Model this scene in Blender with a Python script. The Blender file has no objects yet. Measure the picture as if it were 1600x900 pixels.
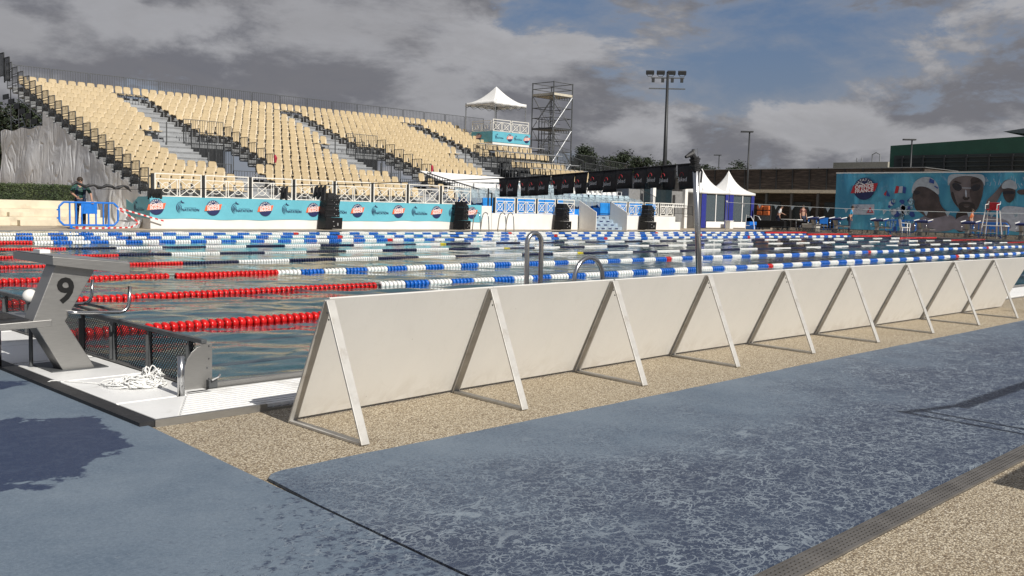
import bpy, math, random
from mathutils import Vector as V, Matrix as M4, noise as mnoise
R = random.Random(7)
PI = math.pi
sc = bpy.context.scene
COL = sc.collection

# ------------------------------------------------------------------ camera
CAM = V((-2.4939, -4.9320, 1.0572)); YAW, PIT, ROL, FPX = 0.780118, 0.084205, 0.0252635, 1494.04
Fw = V((math.cos(PIT)*math.cos(YAW), math.cos(PIT)*math.sin(YAW), -math.sin(PIT)))
R0 = V((math.sin(YAW), -math.cos(YAW), 0)); U0 = R0.cross(Fw)
Rt = math.cos(ROL)*R0 + math.sin(ROL)*U0
Up = -math.sin(ROL)*R0 + math.cos(ROL)*U0
cam = bpy.data.cameras.new('camera'); cam.sensor_width = 36; cam.lens = FPX/1600*36
cam.clip_start = 0.05; cam.clip_end = 3000
co = bpy.data.objects.new('camera', cam); COL.objects.link(co)
m = M4.Identity(4)
for i in range(3):
    m[i][0] = Rt[i]; m[i][1] = Up[i]; m[i][2] = -Fw[i]; m[i][3] = CAM[i]
co.matrix_world = m
sc.camera = co

# ------------------------------------------------------------------ materials
MATS = {}
def newmat(name):
    mt = bpy.data.materials.new(name); mt.use_nodes = True
    MATS[name] = mt
    nt = mt.node_tree
    return mt, nt, nt.nodes['Principled BSDF']
def nd(nt, t, **k):
    n = nt.nodes.new(t)
    for a, b in k.items():
        if a in n.bl_rna.properties: setattr(n, a, b)
        else: n.inputs[a].default_value = b
    return n
def mix(nt, fac, a, b, mode='MIX'):
    n = nt.nodes.new('ShaderNodeMix'); n.data_type = 'RGBA'; n.blend_type = mode
    for i, x in ((0, fac), (6, a), (7, b)):
        if hasattr(x, 'is_linked') or isinstance(x, bpy.types.NodeSocket): nt.links.new(x, n.inputs[i])
        else: n.inputs[i].default_value = x if i == 0 else tuple(x[:3])+(1,)
    return n.outputs[2]
def ma(nt, op, a, b=None, c=None, clamp=False):
    n = nt.nodes.new('ShaderNodeMath'); n.operation = op; n.use_clamp = clamp
    for i, x in enumerate((a, b, c)):
        if x is None: continue
        if isinstance(x, bpy.types.NodeSocket): nt.links.new(x, n.inputs[i])
        else: n.inputs[i].default_value = x
    return n.outputs[0]
def ramp(nt, x, lo, hi, smooth=True):
    n = nt.nodes.new('ShaderNodeMapRange'); n.clamp = True
    if smooth: n.interpolation_type = 'SMOOTHSTEP'
    nt.links.new(x, n.inputs[0]); n.inputs[1].default_value = lo; n.inputs[2].default_value = hi
    return n.outputs[0]
def noise(nt, vec, scale, detail=4, rough=.55, dist=0):
    n = nt.nodes.new('ShaderNodeTexNoise'); n.inputs['Scale'].default_value = scale
    n.inputs['Detail'].default_value = detail; n.inputs['Roughness'].default_value = rough
    n.inputs['Distortion'].default_value = dist
    if vec is not None: nt.links.new(vec, n.inputs['Vector'])
    return n.outputs[0]
def coords(nt, kind='Object', scale=None, loc=None, rot=None):
    t = nt.nodes.new('ShaderNodeTexCoord').outputs[kind]
    if scale or loc or rot:
        mp = nt.nodes.new('ShaderNodeMapping'); nt.links.new(t, mp.inputs[0])
        if scale: mp.inputs['Scale'].default_value = scale
        if loc: mp.inputs['Location'].default_value = loc
        if rot: mp.inputs['Rotation'].default_value = rot
        t = mp.outputs[0]
    return t
def bump(nt, p, h, strength=.3, dist=.01):
    b = nt.nodes.new('ShaderNodeBump'); b.inputs['Strength'].default_value = strength
    b.inputs['Distance'].default_value = dist
    nt.links.new(h, b.inputs['Height']); nt.links.new(b.outputs[0], p.inputs['Normal'])
def P(name, col, rough=.6, metal=0, var=.12, vs=6, b=0, bs=40, spec=.5, bd=.01, dirt=None, ds=2):
    """plain painted / moulded material with slight tonal variation and bump"""
    mt, nt, p = newmat(name)
    p.inputs['Roughness'].default_value = rough; p.inputs['Metallic'].default_value = metal
    p.inputs['Specular IOR Level'].default_value = spec
    c = coords(nt)
    n = noise(nt, c, vs, 5)
    a = [x*(1-var) for x in col]; d = [min(1, x*(1+var)) for x in col]
    o = mix(nt, ramp(nt, n, .3, .7), a, d)
    if dirt:
        n2 = noise(nt, c, ds, 6, .65)
        o = mix(nt, ramp(nt, n2, .52, .72), o, dirt)
    nt.links.new(o, p.inputs['Base Color'])
    if b: bump(nt, p, noise(nt, c, bs, 4), b, bd)
    return mt

P('white_paint', (.80,.79,.76), .5, var=.03)
P('panel_cream', (.69,.675,.640), .5, var=.03, vs=2.2, b=.05, bs=24, dirt=(.64,.62,.575), ds=1.1)
P('frame_alu', (.50,.485,.455), .45, .25, var=.08, vs=12, dirt=(.38,.35,.31), ds=9)
P('tile_white', (.86,.86,.85), .35, var=.03, b=.1, bs=300, bd=.002, dirt=(.62,.61,.58), ds=3)
P('black_rubber', (.02,.02,.022), .6, var=.3, vs=30, b=.2)
P('black_metal', (.035,.037,.04), .45, .3)
P('black_cabinet', (.005,.005,.006), .6, var=.2, spec=.25)
P('speaker_grille', (.018,.018,.02), .45, .4)
P('connector', (.55,.55,.55), .3, .6)
P('galv_steel', (.33,.34,.35), .45, .6, var=.15, vs=10)
P('grate_metal', (.17,.16,.15), .5, .4, var=.2, vs=8)
P('galv_dark', (.10,.105,.11), .55, .4, var=.2, vs=10)
P('tread_metal', (.35,.362,.375), .5, .2, var=.12, vs=1.5)
P('seat_beige', (.50,.395,.240), .42, var=.09, vs=2.4)
P('white_fence', (.80,.77,.70), .5, var=.03)
P('plinth_white', (.76,.75,.72), .7, var=.05, vs=1.5, b=.3, bs=2, bd=.05)
P('banner_teal', (.13,.44,.54), .55, var=.05, vs=1.3, b=.35, bs=1.4, bd=.08)
P('navy_print', (.012,.02,.09), .6)
P('orange_print', (.75,.14,.05), .6)
P('red_print', (.42,.02,.03), .6)
P('white_print', (.8,.8,.8), .6, var=.02)
P('canvas_white', (.82,.81,.79), .65, var=.03, b=.25, bs=1.5, bd=.08)
P('curtain_blue', (.012,.02,.22), .7)
P('canvas_shaded', (.50,.50,.49), .7, var=.05, b=.3, bs=1.5, bd=.05)  # tent canvas greyed in colour for the side turned from the sun
P('plastic_blue', (.015,.17,.62), .35, var=.08)
P('seat_blue', (.02,.22,.60), .35, var=.15, vs=3)
P('float_red', (.60,.012,.012), .28, var=.12, vs=8)
P('float_white', (.82,.82,.80), .3, var=.06, vs=8)
P('float_blue', (.010,.12,.50), .28, var=.15, vs=8)
P('float_navy', (.010,.014,.05), .3, var=.2, vs=8)
P('float_yellow', (.65,.55,.02), .3)
P('cable', (.05,.05,.05), .5, .5)
P('rope_white', (.80,.80,.78), .75, var=.08, vs=80, b=.5, bs=300, bd=.003)
P('numeral_black', (.008,.008,.008), .4)
P('concrete_cream', (.68,.60,.46), .8, var=.08, vs=2, b=.2, bs=30, dirt=(.5,.43,.32), ds=1.2)
P('paving_beige', (.40,.33,.25), .85, var=.15, vs=.5, b=.3, bs=40)
P('beam_cream', (.55,.50,.40), .7)
P('tan_wall', (.34,.32,.27), .8)
P('green_paint', (.016,.075,.05), .6, var=.12, vs=.6)
P('louver_dark', (.028,.036,.036), .6, var=.25, vs=.5)
P('roof_grey', (.15,.16,.17), .6)
P('cabin_grey', (.22,.22,.22), .7)
P('dark_glass', (.02,.03,.035), .12)
P('skin', (.42,.24,.17), .55); P('denim', (.02,.028,.06), .8); P('vest_navy', (.012,.025,.05), .8)
P('shirt_white', (.7,.7,.7), .8); P('shirt_maroon', (.10,.03,.025), .8); P('shirt_blue', (.03,.24,.45), .8)
P('shirt_orange', (.5,.12,.03), .8); P('hair_brown', (.03,.018,.01), .7); P('shoe_red', (.3,.03,.03), .6); P('shoe_dark', (.02,.02,.02), .6)
P('bark', (.09,.065,.045), .9); P('red_cloth', (.4,.02,.05), .7); P('box_grey', (.45,.44,.40), .6); P('pad_navy', (.012,.02,.10), .5)
P('chair_wrap', (.34,.42,.46), .12, var=.5, vs=7, b=.8, bs=14, bd=.03)
P('crate_blue_grey', (.30,.38,.46), .5, var=.2)

def striped(name, c1, c2, scale, axis=2, rough=.7):
    mt, nt, p = newmat(name); c = coords(nt)
    s = nt.nodes.new('ShaderNodeSeparateXYZ'); nt.links.new(c, s.inputs[0])
    f = ma(nt, 'FRACT', ma(nt, 'MULTIPLY', s.outputs[axis], scale))
    nt.links.new(mix(nt, ma(nt, 'GREATER_THAN', f, .5), c1, c2), p.inputs['Base Color'])
    p.inputs['Roughness'].default_value = rough
    return mt
striped('shirt_striped', (.02,.10,.07), (.01,.03,.035), 14)
striped('tape_stripe', (.7,.7,.7), (.55,.03,.03), 5, 0)

def scuffed():
    nt = MATS['panel_cream'].node_tree; p = nt.nodes['Principled BSDF']; src = p.inputs['Base Color'].links[0].from_socket
    c = coords(nt)
    g_ = nt.nodes.new('ShaderNodeNewGeometry'); sp = nt.nodes.new('ShaderNodeSeparateXYZ'); nt.links.new(g_.outputs['Position'], sp.inputs[0])
    wc_ = nt.nodes.new('ShaderNodeMapping'); nt.links.new(g_.outputs['Position'], wc_.inputs[0]); wc_.inputs['Scale'].default_value = (1,1,.14)
    run = noise(nt, wc_.outputs[0], 14, 5, .6)
    o = mix(nt, ma(nt, 'MULTIPLY', ramp(nt, run, .54, .74), .10), src, (.50,.475,.42))
    sc_ = noise(nt, g_.outputs['Position'], 5, 8, .75, 1.5)
    low = ma(nt, 'SUBTRACT', 1, ramp(nt, sp.outputs[2], .0, .16))
    o = mix(nt, ma(nt, 'MULTIPLY', ma(nt, 'MULTIPLY', low, ramp(nt, sc_, .40, .62)), .28), o, (.36,.31,.24))
    v = nt.nodes.new('ShaderNodeTexVoronoi'); v.inputs['Scale'].default_value = 7; nt.links.new(g_.outputs['Position'], v.inputs['Vector'])
    o = mix(nt, ma(nt, 'MULTIPLY', ma(nt, 'LESS_THAN', v.outputs['Distance'], .028), .4), o, (.25,.22,.18))
    mk = ma(nt, 'SUBTRACT', 1, ramp(nt, ma(nt, 'ABSOLUTE', ma(nt, 'SUBTRACT', noise(nt, g_.outputs['Position'], 2.3, 2, .5, 2.5), .5)), .0, .006))
    o = mix(nt, ma(nt, 'MULTIPLY', mk, .07), o, (.42,.39,.34))
    nt.links.new(o, p.inputs['Base Color'])
scuffed()
def steel():
    mt, nt, p = newmat('stainless'); c = coords(nt, scale=(3,3,60))
    n = noise(nt, c, 6, 5, .7)
    nt.links.new(mix(nt, n, (.30,.295,.285), (.47,.46,.44)), p.inputs['Base Color'])
    p.inputs['Metallic'].default_value = .85
    nt.links.new(ma(nt, 'MULTIPLY_ADD', n, .25, .28), p.inputs['Roughness'])
    bump(nt, p, n, .06, .003)
steel()
P('tube_steel', (.55,.55,.55), .22, 1, var=.08)

def gravel():
    mt, nt, p = newmat('gravel_resin'); c = coords(nt)
    v = nt.nodes.new('ShaderNodeTexVoronoi'); v.inputs['Scale'].default_value = 150; nt.links.new(c, v.inputs['Vector'])
    s = nt.nodes.new('ShaderNodeSeparateColor'); nt.links.new(v.outputs['Color'], s.inputs[0])
    cr = nt.nodes.new('ShaderNodeValToRGB'); nt.links.new(s.outputs[0], cr.inputs[0])
    e = cr.color_ramp.elements; e[0].position = 0; e[0].color = (.075,.05,.03,1); e[1].position = 1; e[1].color = (.86,.78,.63,1)
    for pos, col in ((.14,(.27,.20,.12,1)), (.34,(.53,.45,.32,1)), (.75,(.68,.60,.45,1))):
        x = cr.color_ramp.elements.new(pos); x.color = col
    big = noise(nt, c, 1.6, 4)
    o = mix(nt, ramp(nt, big, .3, .75), cr.outputs[0], (.62,.52,.36))
    nb = nt.nodes.new('ShaderNodeMix'); nb.data_type = 'RGBA'; nb.inputs[0].default_value = .75
    nt.links.new(o, nb.inputs[6]); nt.links.new(cr.outputs[0], nb.inputs[7])
    d = ramp(nt, v.outputs['Distance'], .0, .75)
    o2 = mix(nt, ma(nt, 'MULTIPLY', ma(nt, 'POWER', d, 2.2), .85), nb.outputs[2], (.16,.12,.08))
    st = noise(nt, c, .9, 5, .6)
    o3 = mix(nt, ma(nt, 'MULTIPLY', ramp(nt, st, .50, .72), .38), o2, (.27,.215,.14))
    nt.links.new(o3, p.inputs['Base Color']); p.inputs['Roughness'].default_value = .75
    bump(nt, p, ma(nt, 'SUBTRACT', 1, v.outputs['Distance']), .55, .006)
gravel()

def mat_blue(name, streaky):
    mt, nt, p = newmat(name); c = coords(nt)
    s = nt.nodes.new('ShaderNodeSeparateXYZ'); nt.links.new(c, s.inputs[0])
    dark = mix(nt, noise(nt, c, 2.2, 5), (.034,.048,.085), (.055,.075,.120))
    dusty = mix(nt, ramp(nt, noise(nt, c, 2.1, 9, .68), .30, .70, False), (.098,.136,.185), (.185,.228,.275))
    fine = noise(nt, c, 70, 6, .7)
    dusty = mix(nt, ma(nt, 'MULTIPLY', ramp(nt, fine, .35, .7), .5), dusty, (.20,.25,.31))
    # dried scale streaks: warped network of thin light threads
    def threads(scale, warp, width, rot, sx):
        cc = coords(nt, scale=(1*sx, 1, 1), rot=(0,0,rot))
        w1 = nt.nodes.new('ShaderNodeTexNoise'); w1.inputs['Scale'].default_value = scale*.55; w1.inputs['Detail'].default_value = 4; nt.links.new(cc, w1.inputs['Vector'])
        va = nt.nodes.new('ShaderNodeVectorMath'); va.operation = 'MULTIPLY_ADD'; nt.links.new(w1.outputs['Color'], va.inputs[0]); va.inputs[1].default_value = (warp,warp,0); nt.links.new(cc, va.inputs[2])
        vo = nt.nodes.new('ShaderNodeTexVoronoi'); vo.feature = 'DISTANCE_TO_EDGE'; vo.inputs['Scale'].default_value = scale; nt.links.new(va.outputs[0], vo.inputs['Vector'])
        brk = ramp(nt, noise(nt, cc, scale*.8, 3, .6), .40, .60)
        wv = ma(nt, 'MULTIPLY', brk, width)
        r = ma(nt, 'DIVIDE', vo.outputs['Distance'], ma(nt, 'ADD', wv, .0005))
        return ma(nt, 'MULTIPLY', ma(nt, 'SUBTRACT', 1, ramp(nt, r, .45, 1.0)), ramp(nt, brk, .08, .35))
    t1 = threads(24, .10, .075, .5, .85)
    t2 = threads(52, .05, .13, -.5, .8)
    t3 = threads(9.5, .26, .034, .1, .75)
    spl = ramp(nt, noise(nt, c, 9, 6, .6, .6), .63, .70)
    net = ma(nt, 'MAXIMUM', ma(nt, 'MAXIMUM', ma(nt,'MULTIPLY',t1,.85), ma(nt, 'MULTIPLY', t2, .75)), ma(nt, 'MAXIMUM', ma(nt,'MULTIPLY',t3,.95), ma(nt, 'MULTIPLY', spl, .9)))
    brk = ramp(nt, noise(nt, c, 4, 5, .65), .30, .60); streak = mix(nt, ma(nt, 'MULTIPLY', net, ma(nt, 'MULTIPLY_ADD', brk, .65, .35)), dark, (.245,.290,.335))
    patch = noise(nt, c, 1.1, 5, .6)
    if streaky:
        # dry dusty band along the far edge, wet-dried middle
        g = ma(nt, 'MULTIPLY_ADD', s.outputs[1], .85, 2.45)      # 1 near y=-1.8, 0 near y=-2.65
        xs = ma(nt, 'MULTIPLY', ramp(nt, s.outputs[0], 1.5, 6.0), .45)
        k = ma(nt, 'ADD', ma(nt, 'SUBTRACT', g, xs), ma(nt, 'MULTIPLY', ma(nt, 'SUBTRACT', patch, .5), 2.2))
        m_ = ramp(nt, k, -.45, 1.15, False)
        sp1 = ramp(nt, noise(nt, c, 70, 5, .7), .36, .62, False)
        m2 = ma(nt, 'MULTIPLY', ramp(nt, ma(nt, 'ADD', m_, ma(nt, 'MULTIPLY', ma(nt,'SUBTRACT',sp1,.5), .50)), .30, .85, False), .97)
    else:
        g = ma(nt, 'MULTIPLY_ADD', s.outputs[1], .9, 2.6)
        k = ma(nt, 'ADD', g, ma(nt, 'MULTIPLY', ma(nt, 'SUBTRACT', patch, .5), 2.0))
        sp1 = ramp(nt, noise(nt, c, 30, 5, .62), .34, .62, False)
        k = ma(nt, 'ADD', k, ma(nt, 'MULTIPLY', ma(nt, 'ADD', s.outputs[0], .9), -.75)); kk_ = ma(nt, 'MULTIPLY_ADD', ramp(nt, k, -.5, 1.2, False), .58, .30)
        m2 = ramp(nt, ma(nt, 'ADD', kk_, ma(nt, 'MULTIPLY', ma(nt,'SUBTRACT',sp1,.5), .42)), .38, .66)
    out = mix(nt, m2, streak, mix(nt, ma(nt, 'MULTIPLY', ramp(nt, noise(nt, c, 120, 4, .75), .42, .60), .30), dusty, (.070,.100,.145)))
    if not streaky:
        # the wet puddle left of the start deck: elongated shape with a ragged border
        w = noise(nt, c, 4, 6, .6); w2 = noise(nt, c, 28, 4, .6)
        dx = ma(nt, 'DIVIDE', ma(nt, 'ADD', s.outputs[0], 1.36), .70)
        dy = ma(nt, 'DIVIDE', ma(nt, 'ADD', ma(nt,'ADD', s.outputs[1], .76), ma(nt,'MULTIPLY', ma(nt,'ADD', s.outputs[0], 1.36), -.25)), .60)
        r = ma(nt, 'SQRT', ma(nt, 'ADD', ma(nt, 'POWER', dx, 2), ma(nt, 'POWER', dy, 2)))
        r = ma(nt, 'ADD', r, ma(nt, 'MULTIPLY', ma(nt, 'SUBTRACT', w, .5), 1.1))
        r = ma(nt, 'ADD', r, ma(nt, 'MULTIPLY', ma(nt, 'SUBTRACT', w2, .5), .12))
        wet = ma(nt, 'SUBTRACT', 1, ramp(nt, r, .93, .98))
        # second damp streak further up
        dy2 = ma(nt, 'DIVIDE', ma(nt, 'SUBTRACT', s.outputs[1], .72), .16)
        dx2 = ma(nt, 'DIVIDE', ma(nt, 'ADD', s.outputs[0], .95), .34)
        r2 = ma(nt, 'ADD', ma(nt, 'SQRT', ma(nt, 'ADD', ma(nt, 'POWER', dx2, 2), ma(nt, 'POWER', dy2, 2))), ma(nt, 'MULTIPLY', ma(nt, 'SUBTRACT', w, .5), 1.4))
        wet = ma(nt, 'MAXIMUM', wet, ma(nt, 'SUBTRACT', 1, ramp(nt, r2, .85, .98)))
        out = mix(nt, wet, out, mix(nt, ma(nt,'MULTIPLY',net,.25), (.030,.045,.092), (.10,.13,.19)))
        nt.links.new(ma(nt, 'MULTIPLY_ADD', wet, -.25, .72), p.inputs['Roughness'])
    else:
        nt.links.new(ma(nt, 'MULTIPLY_ADD', m2, .2, .5), p.inputs['Roughness'])
    spk = nt.nodes.new('ShaderNodeTexVoronoi'); spk.inputs['Scale'].default_value = 30; nt.links.new(c, spk.inputs['Vector'])
    gl = ma(nt, 'LESS_THAN', spk.outputs['Distance'], .035)
    out = mix(nt, ma(nt, 'MULTIPLY', gl, .3), out, (.6,.62,.65))
    nt.links.new(out, p.inputs['Base Color'])
    p.inputs['Specular IOR Level'].default_value = .3
    bump(nt, p, ma(nt, 'ADD', fine, noise(nt, c, 260, 2)), .35, .004)
mat_blue('mat_streaky', True); mat_blue('mat_dusty', False)

def water():
    mt, nt, p = newmat('water'); c = coords(nt)
    out = nt.nodes['Material Output']; nt.nodes.remove(p)
    c1 = coords(nt, scale=(1.0, 2.2, 1))
    h = ma(nt, 'ADD', ma(nt, 'MULTIPLY', noise(nt, c1, 1.0, 3, .5), .9), ma(nt, 'MULTIPLY', noise(nt, c1, 5.0, 6, .68, .8), .55))
    b = nt.nodes.new('ShaderNodeBump'); b.inputs['Strength'].default_value = .35; b.inputs['Distance'].default_value = .006
    nt.links.new(h, b.inputs['Height'])
    gl = nt.nodes.new('ShaderNodeBsdfGlossy'); gl.inputs['Roughness'].default_value = .045; nt.links.new(b.outputs[0], gl.inputs['Normal'])
    gl.inputs['Color'].default_value = (1,1,1,1)
    rf = nt.nodes.new('ShaderNodeBsdfRefraction'); rf.inputs['IOR'].default_value = 1.33; rf.inputs['Roughness'].default_value = 0
    nt.links.new(b.outputs[0], rf.inputs['Normal'])
    tr = nt.nodes.new('ShaderNodeBsdfTransparent'); tr.inputs['Color'].default_value = (.50,.74,.76,1)
    fr = nt.nodes.new('ShaderNodeFresnel'); fr.inputs['IOR'].default_value = 1.36; nt.links.new(b.outputs[0], fr.inputs['Normal'])
    mx = nt.nodes.new('ShaderNodeMixShader')
    geo_ = nt.nodes.new('ShaderNodeNewGeometry')
    nt.links.new(ma(nt, 'MULTIPLY', fr.outputs[0], ma(nt, 'SUBTRACT', 1, geo_.outputs['Backfacing'])), mx.inputs[0]); nt.links.new(tr.outputs[0], mx.inputs[1]); nt.links.new(gl.outputs[0], mx.inputs[2])
    nt.links.new(mx.outputs[0], out.inputs['Surface'])
water()
def poolfloor():
    mt, nt, p = newmat('pool_tiles'); c = coords(nt)
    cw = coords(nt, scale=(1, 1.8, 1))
    # web of sunlight caustics painted into the floor colour as pale ridges
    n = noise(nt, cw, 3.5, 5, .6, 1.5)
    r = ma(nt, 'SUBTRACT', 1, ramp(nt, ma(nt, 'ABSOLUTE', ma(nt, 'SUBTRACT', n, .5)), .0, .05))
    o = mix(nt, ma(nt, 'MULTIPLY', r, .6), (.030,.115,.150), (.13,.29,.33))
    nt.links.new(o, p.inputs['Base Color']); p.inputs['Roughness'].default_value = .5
poolfloor()
def perforated():
    mt, nt, p = newmat('perforated_mesh'); c = coords(nt)
    s = nt.nodes.new('ShaderNodeSeparateXYZ'); nt.links.new(c, s.inputs[0])
    k = 2*PI/.030
    a = ma(nt, 'MULTIPLY', ma(nt, 'COSINE', ma(nt, 'MULTIPLY', s.outputs[1], k/1.0)), ma(nt, 'COSINE', ma(nt, 'MULTIPLY', s.outputs[2], k/1.0*1.15)))
    hole = ma(nt, 'GREATER_THAN', a, .30)
    p.inputs['Base Color'].default_value = (.015,.015,.015,1); p.inputs['Metallic'].default_value = .3; p.inputs['Roughness'].default_value = .5
    nt.links.new(ma(nt, 'SUBTRACT', 1, hole), p.inputs['Alpha'])
perforated()
def silver_tarp():
    mt, nt, p = newmat('silver_tarp'); c = coords(nt)
    n = noise(nt, coords(nt, scale=(1, .8, .7), rot=(.6,0,0)), 1.0, 3, .45, .8)
    nt.links.new(mix(nt, n, (.70,.705,.72), (.86,.865,.88)), p.inputs['Base Color'])
    p.inputs['Roughness'].default_value = .36; p.inputs['Metallic'].default_value = .0
    n3 = noise(nt, coords(nt, scale=(1,1.3,.6), rot=(.8,0,0)), .9, 1, .4, .6); bump(nt, p, ma(nt, 'ADD', n, ma(nt, 'MULTIPLY', ramp(nt, ma(nt,'ABSOLUTE',ma(nt,'SUBTRACT',n3,.5)), .0, .06), .35)), .8, .12)
silver_tarp()
def leaves(name, c1, c2):
    mt, nt, p = newmat(name); c = coords(nt)
    nt.links.new(mix(nt, ramp(nt, noise(nt, c, 1.3, 4), .3, .7), c1, c2), p.inputs['Base Color'])
    p.inputs['Roughness'].default_value = .75
leaves('needles', (.016,.026,.013), (.042,.058,.027)); leaves('hedge_leaf', (.035,.06,.022), (.085,.11,.045)); leaves('hedge_core', (.008,.014,.006), (.012,.02,.008))
leaves('grass_mat', (.04,.06,.025), (.07,.09,.04))
def timber():
    mt, nt, p = newmat('timber_cladding'); c = coords(nt, scale=(1,.6,5))
    n = noise(nt, c, 2.2, 5, .6); n2 = noise(nt, coords(nt, scale=(1,.5,9)), 1.7, 3)
    o = mix(nt, ramp(nt, n, .35, .7), (.030,.024,.021), (.085,.065,.055))
    o = mix(nt, ma(nt, 'MULTIPLY', ramp(nt, n2, .58, .66), .5), o, (.16,.13,.12))
    nt.links.new(o, p.inputs['Base Color']); p.inputs['Roughness'].default_value = .8
timber()
def sheet(name, col, alpha):
    mt, nt, p = newmat(name); p.inputs['Base Color'].default_value = tuple(col)+(1,); p.inputs['Alpha'].default_value = alpha
    p.inputs['Roughness'].default_value = .15
    bump(nt, p, noise(nt, coords(nt), 8, 4), .8, .05)
sheet('clear_film', (.42,.50,.54), .42); sheet('clear_window', (.10,.13,.15), .72)
def poster_print():
    mt, nt, p = newmat('poster_print'); c = coords(nt)
    n = noise(nt, coords(nt, scale=(1,.5,.18)), 1.2, 4, .5, .5)
    s = nt.nodes.new('ShaderNodeSeparateXYZ'); nt.links.new(c, s.inputs[0])
    o = mix(nt, ramp(nt, n, .35, .72), (.04,.25,.42), (.09,.40,.56))
    o = mix(nt, ma(nt, 'MULTIPLY', ramp(nt, noise(nt, c, 1.0, 6, .7, 1), .55, .75), .35), o, (.45,.55,.68))
    nt.links.new(o, p.inputs['Base Color']); p.inputs['Roughness'].default_value = .5
    bump(nt, p, noise(nt, coords(nt, scale=(1,1.2,.3)), 1.1, 4), .5, .1)
poster_print()
P('print_skin_dark', (.055,.042,.042), .6, var=.35, vs=1.6); P('print_skin', (.135,.115,.12), .6, var=.25, vs=1.4)
P('print_torso', (.20,.19,.23), .6, var=.25, vs=1.0); P('print_cap', (.36,.41,.46), .6, var=.1); P('print_goggle', (.012,.012,.02), .3)
P('print_crowd', (.22,.36,.44), .6, var=.9, vs=9); P('print_blue', (.02,.06,.25), .6); P('print_pale', (.42,.47,.55), .6)
P('print_shadow', (.025,.019,.019), .6, var=.3, vs=2)

# ------------------------------------------------------------------ mesh builder
def tag(o, label=None, cat=None, group=None, kind=None):
    if label: o['label'] = label
    if cat: o['category'] = cat
    if group: o['group'] = group
    if kind: o['kind'] = kind
    return o
def empty(name, loc=(0,0,0), rz=0):
    o = bpy.data.objects.new(name, None); o.location = loc; o.rotation_euler = (0,0,rz); o.empty_display_size = .1
    COL.objects.link(o); return o
_txt = {}
def text_data(s, bold=0.0):
    k = (s, bold)
    if k not in _txt:
        cu = bpy.data.curves.new('t', 'FONT'); cu.body = s; cu.size = 1; cu.align_x = 'CENTER'; cu.align_y = 'CENTER'; cu.offset = bold
        cu.resolution_u = 3
        o = bpy.data.objects.new('t', cu); COL.objects.link(o)
        dg = bpy.context.evaluated_depsgraph_get(); dg.update()
        me = bpy.data.meshes.new_from_object(o.evaluated_get(dg))
        _txt[k] = ([tuple(v.co) for v in me.vertices], [tuple(f.vertices) for f in me.polygons])
        bpy.data.objects.remove(o); bpy.data.curves.remove(cu); bpy.data.meshes.remove(me)
    return _txt[k]
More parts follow.
